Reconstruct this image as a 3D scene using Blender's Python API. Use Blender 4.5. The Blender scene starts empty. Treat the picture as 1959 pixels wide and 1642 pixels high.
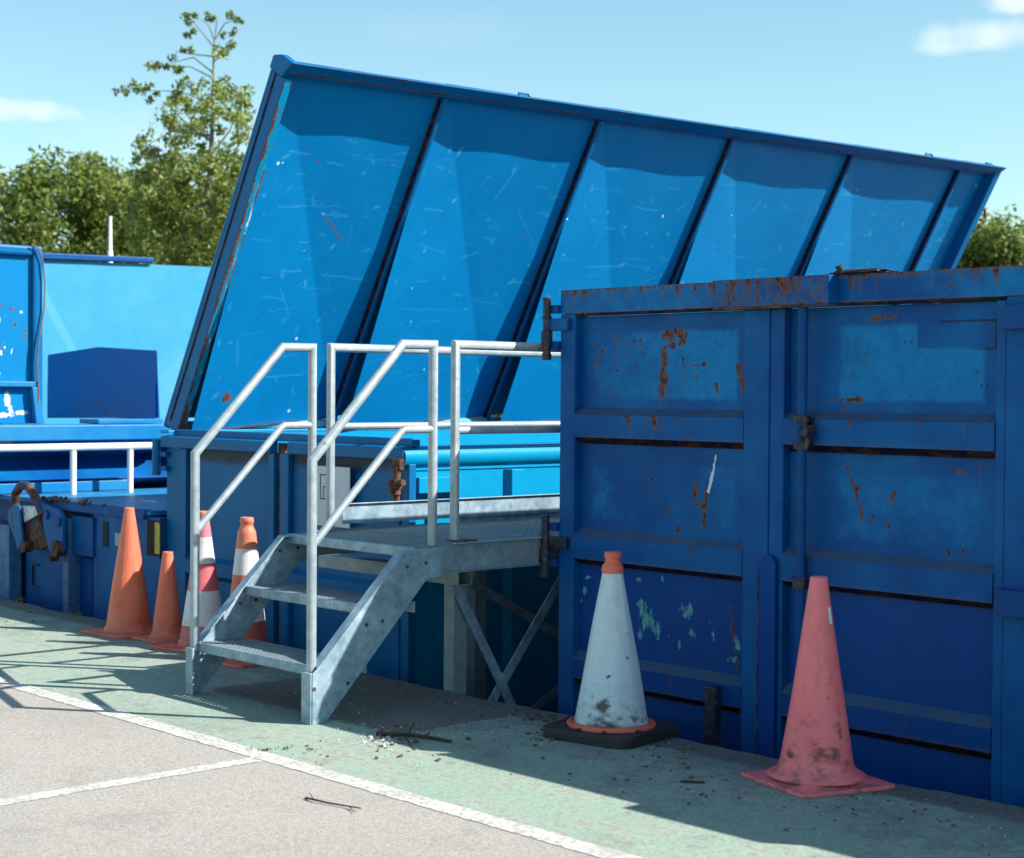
import bpy, bmesh, math, random
import numpy as np
from mathutils import Vector, Matrix
random.seed(7); rng = np.random.default_rng(11)
S = bpy.context.scene
R = math.radians
# ---------------------------------------------------------------- camera
# world: X runs along the quay edge, Y out over the pit, Z up; the lens stands at (0, 0, 1.45)
F, CX, CY, HC = 3326., 979.5, 821., 1.45
yaw, pitch, roll = R(47.8), math.atan(71 / F), R(0.43)
fw = Vector((-math.sin(yaw), math.cos(yaw), 0)); rt = Vector((math.cos(yaw), math.sin(yaw), 0)); zu = Vector((0, 0, 1))
FWD = fw * math.cos(pitch) - zu * math.sin(pitch); U0 = zu * math.cos(pitch) + fw * math.sin(pitch)
RGT = rt * math.cos(roll) + U0 * math.sin(roll); UPV = U0 * math.cos(roll) - rt * math.sin(roll)
cam = bpy.data.cameras.new("camera"); co = bpy.data.objects.new("camera", cam); S.collection.objects.link(co)
co.matrix_world = Matrix(((RGT.x, UPV.x, -FWD.x, 0), (RGT.y, UPV.y, -FWD.y, 0), (RGT.z, UPV.z, -FWD.z, HC), (0, 0, 0, 1)))
cam.sensor_width = 36; cam.lens = 36 * F / 1959; cam.clip_end = 3000; cam.clip_start = 0.05
cam.dof.use_dof = True; cam.dof.focus_distance = 8.2; cam.dof.aperture_fstop = 3.8
S.camera = co
# ---------------------------------------------------------------- light
SUN = Vector((1.147, .809, 1.149)).normalized()
elev = math.asin(SUN.z)
sl = bpy.data.lights.new("sun", 'SUN'); sl.energy = 4.6; sl.angle = R(0.4); sl.color = (1, .955, .88)
so = bpy.data.objects.new("sun", sl); S.collection.objects.link(so)
so.rotation_euler = (-SUN).to_track_quat('-Z', 'Y').to_euler(); so.location = (0, 0, 30)
S.view_settings.view_transform = 'Standard'; S.view_settings.look = 'None'
S.view_settings.exposure = 1.02; S.view_settings.gamma = 1
S.render.engine = 'CYCLES'
def ray(px, py): return FWD + RGT * ((px - CX) / F) - UPV * ((py - CY) / F)
def at_y(px, py, Y): d = ray(px, py); return Vector((0, 0, HC)) + d * (Y / d.y)
def at_x(px, py, X): d = ray(px, py); return Vector((0, 0, HC)) + d * (X / d.x)
def at_z(px, py, Z=0): d = ray(px, py); return Vector((0, 0, HC)) + d * ((Z - HC) / d.z)
def at_d(px, py, D): return Vector((0, 0, HC)) + ray(px, py) * D

W = bpy.data.worlds.new("World"); S.world = W; W.use_nodes = True
wn, wl = W.node_tree.nodes, W.node_tree.links; wn.clear()
sky = wn.new('ShaderNodeTexSky'); sky.sky_type = 'NISHITA'; sky.sun_disc = False
sky.sun_elevation = elev; sky.sun_rotation = math.atan2(SUN.x, SUN.y); sky.altitude = 50
sky.air_density = 1.0; sky.dust_density = 0.6; sky.ozone_density = 1.2
tint = wn.new('ShaderNodeMix'); tint.data_type = 'RGBA'; tint.blend_type = 'MULTIPLY'; tint.inputs[0].default_value = 1
tint.inputs[7].default_value = (.94, 1.15, 1.05, 1); wl.new(sky.outputs[0], tint.inputs[6])
tc = wn.new('ShaderNodeTexCoord')
def wmath(op, a, b=None):
    n = wn.new('ShaderNodeMath'); n.operation = op
    for i, v in enumerate((a, b)):
        if v is None: continue
        if isinstance(v, (int, float)): n.inputs[i].default_value = v
        else: wl.new(v, n.inputs[i])
    return n.outputs[0]
nz = wn.new('ShaderNodeTexNoise'); nz.inputs['Scale'].default_value = 40; nz.inputs['Detail'].default_value = 4
wl.new(tc.outputs['Generated'], nz.inputs['Vector'])
nz2 = wn.new('ShaderNodeTexNoise'); nz2.inputs['Scale'].default_value = 6; nz2.inputs['Detail'].default_value = 4
wl.new(tc.outputs['Generated'], nz2.inputs['Vector'])
cur = tint.outputs[2]
total = None
for (px, py, rx, rz, k) in ((1890, 66, .046, .010, .60), (1840, 84, .028, .006, .5), (1950, 6, .022, .007, .6), (48, 214, .028, .007, .55), (10, 222, .04, .004, .4), (830, 55, .05, .012, .05), (420, 300, .12, .03, .12)):
    d = ray(px, py).normalized(); r_ = Vector((d.y, -d.x, 0)).normalized(); u_ = r_.cross(d)
    sub = wn.new('ShaderNodeVectorMath'); sub.operation = 'SUBTRACT'; wl.new(tc.outputs['Generated'], sub.inputs[0]); sub.inputs[1].default_value = d
    def dot(v):
        n = wn.new('ShaderNodeVectorMath'); n.operation = 'DOT_PRODUCT'; wl.new(sub.outputs[0], n.inputs[0]); n.inputs[1].default_value = v; return n.outputs['Value']
    a = wmath('POWER', wmath('ABSOLUTE', wmath('DIVIDE', dot(r_), rx)), 2.); b = wmath('POWER', wmath('ABSOLUTE', wmath('DIVIDE', dot(u_), rz)), 2.)
    rr = wmath('SUBTRACT', 1.0, wmath('ADD', a, b))
    m = wmath('ADD', rr, wmath('MULTIPLY', wmath('SUBTRACT', nz.outputs['Fac'], .5), 3.0))
    mm = wn.new('ShaderNodeMapRange'); mm.interpolation_type = 'SMOOTHSTEP'
    mm.inputs[1].default_value = -.35; mm.inputs[2].default_value = 1.3; mm.inputs[4].default_value = k; wl.new(m, mm.inputs[0])
    total = mm.outputs[0] if total is None else wmath('MAXIMUM', total, mm.outputs[0])
cm = wn.new('ShaderNodeMix'); cm.data_type = 'RGBA'; wl.new(total, cm.inputs[0]); wl.new(cur, cm.inputs[6]); cm.inputs[7].default_value = (6.6, 6.9, 7.1, 1)
bg = wn.new('ShaderNodeBackground'); bg.inputs[1].default_value = 0.088; wl.new(cm.outputs[2], bg.inputs[0])
wo = wn.new('ShaderNodeOutputWorld'); wl.new(bg.outputs[0], wo.inputs[0])

# ---------------------------------------------------------------- node helpers
class NT:
    def __init__(s, name):
        s.m = bpy.data.materials.new(name); s.m.use_nodes = True; s.t = s.m.node_tree; s.n = s.t.nodes; s.l = s.t.links
        s.n.clear(); s.o = s.n.new('ShaderNodeOutputMaterial'); s.b = s.n.new('ShaderNodeBsdfPrincipled'); s.l.new(s.b.outputs[0], s.o.inputs[0])
        s.tc = s.n.new('ShaderNodeTexCoord')
    def put(s, sock, v):
        if hasattr(v, 'node'): s.l.new(v, sock)
        elif isinstance(v, (tuple, list)) and len(v) == 3 and sock.type == 'RGBA': sock.default_value = (*v, 1)
        else: sock.default_value = v
    def math(s, op, a, b=0., c=None, clamp=False):
        n = s.n.new('ShaderNodeMath'); n.operation = op; n.use_clamp = clamp; s.put(n.inputs[0], a); s.put(n.inputs[1], b)
        if c is not None: s.put(n.inputs[2], c)
        return n.outputs[0]
    def mix(s, f, a, b, bt='MIX'):
        n = s.n.new('ShaderNodeMix'); n.data_type = 'RGBA'; n.blend_type = bt; s.put(n.inputs[0], f); s.put(n.inputs[6], a); s.put(n.inputs[7], b); return n.outputs[2]
    def noise(s, scale, detail=4, rough=.55, stretch=None, kind='Object', off=None):
        n = s.n.new('ShaderNodeTexNoise'); n.inputs['Scale'].default_value = scale; n.inputs['Detail'].default_value = detail; n.inputs['Roughness'].default_value = rough
        src = s.tc.outputs[kind]
        if stretch or off:
            mp = s.n.new('ShaderNodeMapping'); s.l.new(src, mp.inputs[0]); mp.inputs['Scale'].default_value = stretch or (1, 1, 1)
            if off: mp.inputs['Location'].default_value = off
            src = mp.outputs[0]
        s.l.new(src, n.inputs['Vector']); return n.outputs['Fac']
    def vor(s, scale, feature='F1', out='Distance', stretch=None):
        n = s.n.new('ShaderNodeTexVoronoi'); n.feature = feature; n.inputs['Scale'].default_value = scale
        src = s.tc.outputs['Object']
        if stretch:
            mp = s.n.new('ShaderNodeMapping'); s.l.new(src, mp.inputs[0]); mp.inputs['Scale'].default_value = stretch; src = mp.outputs[0]
        s.l.new(src, n.inputs['Vector']); return n.outputs[out]
    def step(s, v, lo, hi, a=0., b=1.):
        n = s.n.new('ShaderNodeMapRange'); n.interpolation_type = 'SMOOTHSTEP'; s.put(n.inputs[0], v); n.inputs[1].default_value = lo; n.inputs[2].default_value = hi
        n.inputs[3].default_value = a; n.inputs[4].default_value = b; return n.outputs[0]
    def attr(s, name):
        n = s.n.new('ShaderNodeAttribute'); n.attribute_name = name; return n.outputs['Fac']
    def bump(s, h, strength=.3, dist=.01):
        n = s.n.new('ShaderNodeBump'); n.inputs['Strength'].default_value = strength; n.inputs['Distance'].default_value = dist; s.l.new(h, n.inputs['Height'])
        s.l.new(n.outputs[0], s.b.inputs['Normal'])
    def edge(s, rad=.012):
        bv = s.n.new('ShaderNodeBevel'); bv.samples = 4; bv.inputs['Radius'].default_value = rad
        g = s.n.new('ShaderNodeNewGeometry'); d = s.n.new('ShaderNodeVectorMath'); d.operation = 'DOT_PRODUCT'
        s.l.new(bv.outputs[0], d.inputs[0]); s.l.new(g.outputs['Normal'], d.inputs[1]); return s.math('SUBTRACT', 1., d.outputs['Value'])
    def fin(s, col, rough=.5, metal=0., spec=.5):
        s.put(s.b.inputs['Base Color'], col); s.put(s.b.inputs['Roughness'], rough); s.put(s.b.inputs['Metallic'], metal); s.b.inputs['Specular IOR Level'].default_value = spec
        return s.m
RUST_A, RUST_B = (.040, .016, .009), (.25, .080, .022)
def steel_paint(name, base, faded, rough=.42, wear=.5, specks=.0, streak=.0, scratch=0., coat=0.):
    """Blue paint on steel: cloudy fading, rusty worn edges, painted-on rust / fade / scratch / grime marks kept as point attributes."""
    k = NT(name)
    n1 = k.noise(2.3, 5, .6); n2 = k.noise(38, 4, .6); n3 = k.noise(9, 5, .65, off=(3, 1, 7)); n4 = k.noise(130, 2, .5)
    c = k.mix(k.step(n1, .3, .75, 0., .45), base, faded)
    c = k.mix(k.step(n3, .5, .8, 0., .25), c, tuple(x * .55 for x in base))
    fade_hilite = k.step(k.math('ADD', k.attr('fade_hilite'), k.math('MULTIPLY', k.math('SUBTRACT', n3, .5), .9)), .25, .75)
    c = k.mix(k.math('MULTIPLY', fade_hilite, k.step(n2, .2, .7, .55, 1.)), c, faded)
    if streak:
        ns = k.noise(14, 3, .5, stretch=(1, 1, .06)); c = k.mix(k.step(ns, .55, .8, 0., streak), c, RUST_A)
    sm = None
    if scratch:
        for (sx, sz, sc, lo, hi) in ((2.2, 12, 6, .72, .76), (11, 2.5, 6, .74, .78), (3.5, 26, 3, .72, .76)):
            q = k.noise(sc, 3.5, .5, stretch=(sx, sx, sz), off=(sz, sx, sc)); q = k.step(q, lo, hi)
            sm = q if sm is None else k.math('MAXIMUM', sm, q)
        gate = k.step(k.noise(1.3, 3, .6, off=(9, 4, 2)), .42, .62)
        c = k.mix(k.math('MULTIPLY', k.math('MULTIPLY', sm, gate), scratch), c, (.16, .47, .66))
        dots = k.step(k.vor(3.1), .035, .045, 1., 0.); c = k.mix(k.math('MULTIPLY', dots, .7), c, (.55, .72, .8))
    sct = k.math('MULTIPLY', k.attr('sct'), k.step(n2, .25, .65, .35, 1.)); c = k.mix(sct, c, (.09, .40, .60))
    scr = k.step(k.math('ADD', k.attr('scr'), k.math('MULTIPLY', k.math('MULTIPLY', k.attr('scr'), 4., clamp=True), k.math('ADD', k.math('MULTIPLY', k.math('SUBTRACT', k.noise(34, 6, .8, stretch=(1, 1, .3)), .5), 3.2), k.math('MULTIPLY', k.math('SUBTRACT', n4, .5), 1.0)))), .52, .72)
    c = k.mix(scr, c, k.mix(k.step(n2, .4, .6), (.09, .33, .36), (.16, .42, .38)))
    wht = k.step(k.math('ADD', k.attr('wht'), k.math('MULTIPLY', k.math('MULTIPLY', k.attr('wht'), 4., clamp=True), k.math('ADD', k.math('MULTIPLY', k.math('SUBTRACT', n2, .5), 1.4), k.math('MULTIPLY', k.math('SUBTRACT', n3, .5), 1.4)))), .45, .7, 0., .85)
    c = k.mix(wht, c, (.75, .78, .78))
    e = k.math('ADD', k.math('MULTIPLY', k.edge(.011), 3.4), k.math('MULTIPLY', k.math('SUBTRACT', n3, .5), 2.0))
    em = k.step(k.math('ADD', e, k.math('MULTIPLY', k.math('SUBTRACT', n2, .5), 1.4)), 1.12 - wear, 1.32 - wear)
    nst = k.noise(26, 6, .78, stretch=(1, 1, .45), off=(6, 2, 1))
    ra = k.attr('rust'); gate_ = k.math('MULTIPLY', ra, 4., clamp=True)
    rs = k.math('ADD', k.math('MULTIPLY', ra, 1.12), k.math('MULTIPLY', gate_, k.math('ADD', k.math('MULTIPLY', k.math('SUBTRACT', n2, .5), 1.1), k.math('MULTIPLY', k.math('SUBTRACT', nst, .5), 2.6))))
    rm = k.step(rs, .42, .80, 0., .93)
    halo = k.step(rs, .05, .6, 0., .5)
    c = k.mix(halo, c, (.13, .085, .05)); rm = k.math('MAXIMUM', rm, em)
    if specks: rm = k.math('MAXIMUM', rm, k.step(k.math('ADD', k.noise(17, 6, .7, off=(5, 5, 5)), k.math('MULTIPLY', n1, .15)), .80 - specks, .86 - specks))
    rc = k.mix(k.step(k.noise(48, 5, .7), .35, .68), RUST_A, RUST_B)
    c = k.mix(rm, c, rc)
    c = k.mix(k.math('MULTIPLY', k.attr('dust'), k.step(n3, .2, .7, .45, 1.)), c, (.085, .105, .125))
    g = k.step(k.math('ADD', k.attr('grime_shade'), k.math('MULTIPLY', k.math('SUBTRACT', n3, .5), .8)), .25, .8, 0., .85)
    c = k.mix(g, c, (.022, .014, .012))
    k.bump(k.math('ADD', k.math('MULTIPLY', rm, .35), k.math('MULTIPLY', k.math('ADD', n3, k.math('MULTIPLY', n1, 3.)), .5)), .35, .006)
    return k.fin(c, k.math('ADD', rough, k.math('MULTIPLY', rm, .4), clamp=True), 0., .16)
BLUE = steel_paint('deep_blue_paint', (.0005, .060, .24), (.001, .20, .47), .5, .36, .02)
BLUE_LO = steel_paint('deep_blue_paint_clean', (.0005, .052, .24), (.001, .070, .30), .5, .26)
BLUE_RUSTY = steel_paint('deep_blue_paint_streaked', (.001, .055, .21), (.004, .11, .31), .5, .62, .06, .6)
CYAN = steel_paint('bright_blue_paint', (.0005, .235, .44), (.001, .28, .50), .42, .36, .0)
CYAN_FR = steel_paint('bright_blue_paint_worn', (.0005, .105, .28), (.002, .17, .38), .45, .52, .03)
CYAN_IN = steel_paint('bright_blue_paint_scratched', (.0008, .16, .39), (.002, .21, .48), .42, .34, .0, 0., .35)
PALE = steel_paint('pale_blue_paint', (.030, .250, .41), (.07, .30, .45), .5, .3, .0)
SKYB = steel_paint('sky_blue_paint_worn', (.003, .15, .38), (.05, .25, .44), .45, .55, .05)
def rust_mat():
    k = NT('rusted_steel'); n = k.noise(22, 5); n2 = k.noise(6, 4)
    c = k.mix(k.step(n, .35, .65), (.03, .014, .01), (.16, .06, .03)); c = k.mix(k.step(n2, .55, .7, 0., .8), c, (.01, .05, .13)); k.bump(n, .5, .006); return k.fin(c, .8)
RUST = rust_mat()
HOODM = steel_paint('mid_blue_paint', (.0005, .11, .44), (.001, .14, .5), .5, .2)
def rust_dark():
    k = NT('shade_dark_rust'); n = k.noise(14, 5, .7); c = k.mix(k.step(n, .45, .62), (.004, .010, .03), (.06, .022, .012)); c = k.mix(k.step(k.noise(50, 3), .62, .7), c, (.16, .06, .025)); return k.fin(c, .8, 0., .1)
RUSTD = rust_dark()  # near-black rust; the shade of undersides is mixed into the colour
HILIT = steel_paint('worn_highlight_blue_paint', (.06, .30, .42), (.22, .46, .55), .35, .35, .03)  # pale worn blue; the tube's specular highlight is painted into it
def black_iron():
    k = NT('grimy_iron'); n = k.noise(30, 4); c = k.mix(k.step(n, .5, .62), (.012, .02, .045), (.09, .045, .03)); c = k.mix(k.step(k.noise(55, 3), .6, .7, 0, .5), c, (.1, .17, .3)); k.bump(n, .4, .004); return k.fin(c, .5, .2)
IRON = black_iron()
def galv(name, lo, hi, rough=.42, metal=.35):
    k = NT(name); v = k.vor(26, 'F1', 'Color'); bw = k.n.new('ShaderNodeRGBToBW'); k.l.new(v, bw.inputs[0])
    n = k.noise(7, 5, .65); n2 = k.noise(60, 3); 
    c = k.mix(k.math('ADD', k.math('MULTIPLY', bw.outputs[0], .22), k.math('ADD', k.math('MULTIPLY', k.step(n, .3, .7), .42), k.math('MULTIPLY', k.step(k.noise(24, 5, .7, off=(1, 1, 1)), .3, .7), .38))), lo, hi)
    c = k.mix(k.step(n, .60, .70, 0., .5), c, tuple(min(.62, x * 1.5) for x in hi)); c = k.mix(k.step(k.noise(19, 4, .6, off=(2, 8, 1)), .66, .72, 0., .7), c, (.16, .15, .14))
    e = k.step(k.math('ADD', k.math('MULTIPLY', k.edge(.006), 2.), k.math('MULTIPLY', n2, .5)), .9, 1.05)
    c = k.mix(k.math('MULTIPLY', e, .35), c, (.8, .8, .8)); k.bump(k.math('ADD', n, k.math('MULTIPLY', n2, .3)), .2, .004)
    return k.fin(c, k.math('ADD', rough, k.math('MULTIPLY', k.math('SUBTRACT', n, .5), .3)), metal, .5)
GALV = galv('galvanised_steel', (.10, .185, .25), (.38, .50, .57), .5, .2)
GTUBE = galv('galvanised_tube', (.22, .275, .31), (.42, .475, .50), .5, .25)
DULL = galv('weathered_galvanised', (.13, .19, .21), (.28, .35, .37), .6, .1)
DECK = galv('shade_dark_deck_steel', (.10, .135, .155), (.19, .24, .26), .7, .0)  # darker galvanised copy; shade lying on the landing is put into its colour
WHITE = None
def plain(name, col, rough=.6, var=.25, scale=12, bump=.1, metal=0.):
    k = NT(name); n = k.noise(scale, 5, .65); c = k.mix(k.step(n, .3, .7), tuple(x * (1 - var) for x in col), tuple(min(1, x * (1 + var)) for x in col)); k.bump(n, bump, .005); return k.fin(c, rough, metal)
WHITE = plain('white_rail_paint', (.74, .76, .74), .4, .08)
SIGN = plain('sign_sheet', (.50, .56, .60), .45, .05); SIGNINK = plain('sign_ink', (.03, .06, .1), .5, .05)
STICK = plain('sticker_paper', (.33, .37, .4), .6, .12, 60)
RUBBER = plain('black_rubber', (.022, .022, .024), .7, .35, 18, .3)
BAG = plain('black_bin_bag', (.012, .012, .014), .3, .3, 20, .6)
HOLE = plain('dark_hole', (.03, .012, .008), .9, .2)
YELLOW = plain('yellow_paint', (.45, .32, .03), .5, .3, 20)
def cone_mat(name, cols, ramp, dirt=.5, coords=None, rough=.5):
    """bands of colour up the cone (constant ramp on height 0..1), plus scuffs"""
    k = NT(name); sep = k.n.new('ShaderNodeSeparateXYZ'); k.l.new(k.tc.outputs['Object'], sep.inputs[0])
    h = k.math('DIVIDE', sep.outputs[2], .77)
    n0 = k.noise(30, 3); h = k.math('ADD', h, k.math('MULTIPLY', k.math('SUBTRACT', n0, .5), .006))
    cr = k.n.new('ShaderNodeValToRGB'); cr.color_ramp.interpolation = 'CONSTANT'; k.l.new(h, cr.inputs[0])
    el = cr.color_ramp.elements
    el[0].position = 0; el[0].color = (*cols[0], 1); el[1].position = ramp[0] if ramp else 1.; el[1].color = (*(cols[1] if len(cols) > 1 else cols[0]), 1)
    for p, c_ in zip(ramp[1:], cols[2:]): e = el.new(p); e.color = (*c_, 1)
    n1 = k.noise(5, 5, .65); n2 = k.noise(16, 6, .7, stretch=(1, 1, 1.8)); n3 = k.noise(80, 3)
    c = k.mix(k.step(n1, .35, .7, 0., .25), cr.outputs[0], (.88, .36, .30) if cols[0][0] > cols[0][1] * 1.5 else (.6, .6, .6))
    c = k.mix(k.step(n3, .3, .7, 0., .07), c, (.1, .07, .06))
    c = k.mix(k.step(k.noise(7, 5, .7, stretch=(1, 1, .35), off=(3, 9, 4)), .48, .72, 0., dirt * .75), c, k.mix(.5, c, (.10, .06, .06)))
    low = k.step(h, .05, .45, .12, 0.)
    d = k.step(k.math('ADD', n2, low), .56, .84, 0., dirt); c = k.mix(d, c, (.07, .045, .04))
    d2 = k.step(k.math('ADD', k.attr('grime_shade'), k.math('MULTIPLY', k.math('SUBTRACT', n2, .5), 1.5)), .30, .85, 0., .9); c = k.mix(d2, c, (.06, .022, .02))
    k.bump(k.math('ADD', n1, k.math('MULTIPLY', n3, .2)), .15, .01)
    return k.fin(c, rough, 0., .4)
OR = (.76, .14, .06); OR2 = (.70, .13, .065); WB = (.66, .68, .68); PK = (.62, .14, .17)
M_A = cone_mat('orange_cone_plastic', [OR], [], .35)
M_C = cone_mat('striped_cone_plastic', [OR2, (.50, .10, .11), WB, (.60, .10, .13), WB, (.62, .16, .22), (.68, .22, .10)], [.06, .17, .42, .62, .805, .90], .55)
M_D = cone_mat('banded_cone_plastic', [OR2, (.42, .05, .04), WB, (.58, .10, .06), WB, (.66, .17, .08)], [.06, .28, .44, .60, .78], .45)
M_E = cone_mat('white_sleeve', [(.60, .71, .76)], [], .5)
M_EO = cone_mat('orange_collar_plastic', [(.80, .12, .055)], [], .2)
M_F = cone_mat('faded_pink_cone_plastic', [(.95, .175, .20)], [], .7)
def asphalt():
    k = NT('asphalt_and_green_paint'); sep = k.n.new('ShaderNodeSeparateXYZ'); k.l.new(k.tc.outputs['Object'], sep.inputs[0]); X, Y = sep.outputs[0], sep.outputs[1]
    f = k.noise(170, 2, .6); m = k.noise(60, 3, .6); g = k.noise(3, 5, .6); b = k.noise(.6, 4, .5); v = k.vor(95)
    base = k.mix(k.step(f, .40, .62), (.26, .237, .205), (.46, .43, .385)); sv = k.vor(120, 'F1', 'Color'); sb = k.n.new('ShaderNodeRGBToBW'); k.l.new(sv, sb.inputs[0]); base = k.mix(k.step(sb.outputs[0], .15, .85), k.mix(.32, base, (.15, .14, .13)), k.mix(.28, base, (.56, .54, .51))); base = k.mix(k.step(g, .35, .7, 0, .35), base, (.36, .335, .30))
    base = k.mix(k.step(k.noise(230, 2, .5, off=(3, 3, 3)), .60, .66, 0., .8), base, (.10, .085, .07)); base = k.mix(k.step(k.noise(120, 2, .5, off=(1, 2, 3)), .64, .68, 0., .7), base, (.22, .15, .10)); base = k.mix(k.step(v, .0, .22, .45, 0.), base, (.55, .53, .50))
    # older dark concrete lip along the quay edge, and the bare patch under the stair
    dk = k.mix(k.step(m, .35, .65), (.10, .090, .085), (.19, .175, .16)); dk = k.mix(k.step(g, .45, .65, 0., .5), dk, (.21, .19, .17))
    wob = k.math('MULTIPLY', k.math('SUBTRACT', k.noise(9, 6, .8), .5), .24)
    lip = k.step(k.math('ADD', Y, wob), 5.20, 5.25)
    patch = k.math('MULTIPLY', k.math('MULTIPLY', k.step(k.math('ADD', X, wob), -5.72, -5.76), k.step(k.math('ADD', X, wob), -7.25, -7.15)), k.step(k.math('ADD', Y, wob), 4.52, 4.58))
    # green paint band between the white line and the lip
    green = k.mix(k.step(m, .3, .7), (.215, .305, .245), (.30, .395, .315))
    green = k.mix(k.step(g, .4, .7, 0, .35), green, (.36, .43, .355))
    chip = k.math('MAXIMUM', k.step(k.math('ADD', k.noise(26, 5, .8), k.math('MULTIPLY', g, .26)), .64, .70), k.step(k.noise(45, 4, .7, stretch=(1, 2.2, 1)), .64, .68))
    green = k.mix(k.math('MULTIPLY', chip, .75), green, k.mix(k.step(f, .4, .6), (.23, .185, .17), (.34, .28, .25)))
    bw_ = k.step(k.math('ADD', k.noise(4.5, 6, .75, off=(7, 2, 5)), k.math('MULTIPLY', k.step(Y, 4.3, 5.4), .16)), .55, .66, 0., .62)
    green = k.mix(bw_, green, k.mix(k.step(m, .35, .65), (.15, .15, .145), (.24, .26, .235)))
    green = k.mix(k.step(k.noise(75, 3, .7, off=(2, 5, 9)), .60, .66, 0., .65), green, (.11, .085, .08))
    gz = k.step(k.math('ADD', Y, k.math('MULTIPLY', k.math('SUBTRACT', m, .5), .02)), 3.87, 3.90)
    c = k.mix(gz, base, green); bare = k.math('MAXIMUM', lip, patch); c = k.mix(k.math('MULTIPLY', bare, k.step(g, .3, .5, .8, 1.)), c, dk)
    c = k.mix(k.step(b, .5, .75, 0., .18), c, (.12, .11, .10)); c = k.mix(k.step(k.noise(1.7, 5, .7, off=(8, 1, 3)), .52, .70, 0., .28), c, (.13, .115, .10)); 
    blk = k.step(k.noise(210, 1, .5, off=(4, 4, 4)), .73, .76); c = k.mix(blk, c, (.05, .045, .04))
    pale = k.step(k.noise(33, 4, .8, off=(1, 7, 2)), .72, .76, 0, .7); c = k.mix(pale, c, (.5, .52, .5))
    k.bump(k.math('ADD', k.math('ADD', k.math('MULTIPLY', f, .8), k.math('MULTIPLY', m, .6)), k.math('MULTIPLY', g, 1.5)), .32, .004)
    return k.fin(c, .85, 0., .3)
ASPH = asphalt()
def linepaint():
    k = NT('worn_white_line'); n = k.noise(40, 5, .75); g = k.noise(7, 4); f = k.noise(170, 2)
    c = k.mix(k.step(f, .3, .7), (.47, .455, .42), (.64, .62, .585)); c = k.mix(k.step(k.math('ADD', n, k.math('MULTIPLY', g, .35)), .64, .74, 0., .8), c, (.30, .28, .25)); k.bump(f, .4, .003)
    return k.fin(c, .8)
LINE = linepaint()
CONC = plain('pit_concrete', (.13, .125, .12), .9, .4, 3, .3)
def leafm(name, a, b, tr=.35):
    k = NT(name); o = k.n.new('ShaderNodeObjectInfo'); g = k.n.new('ShaderNodeNewGeometry'); n = k.noise(1.1, 3)
    c = k.mix(g.outputs['Random Per Island'], a, b); c = k.mix(k.step(n, .35, .65, 0, .5), c, tuple(x * .6 for x in a))
    k.put(k.b.inputs['Base Color'], c); k.b.inputs['Roughness'].default_value = .5
    t = k.n.new('ShaderNodeBsdfTranslucent'); k.l.new(c, t.inputs[0]); mx = k.n.new('ShaderNodeMixShader'); mx.inputs[0].default_value = tr
    k.l.new(k.b.outputs[0], mx.inputs[1]); k.l.new(t.outputs[0], mx.inputs[2]); k.l.new(mx.outputs[0], k.o.inputs[0]); return k.m
LEAF = leafm('hedge_leaves', (.06, .105, .016), (.32, .40, .075), .45); LEAF2 = leafm('light_leaves', (.10, .15, .022), (.40, .46, .10), .45)
BARK = plain('grey_bark', (.20, .17, .13), .9, .3, 20, .5)
TWIG = plain('dead_twig', (.06, .035, .022), .9, .3, 40, .4)

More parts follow.
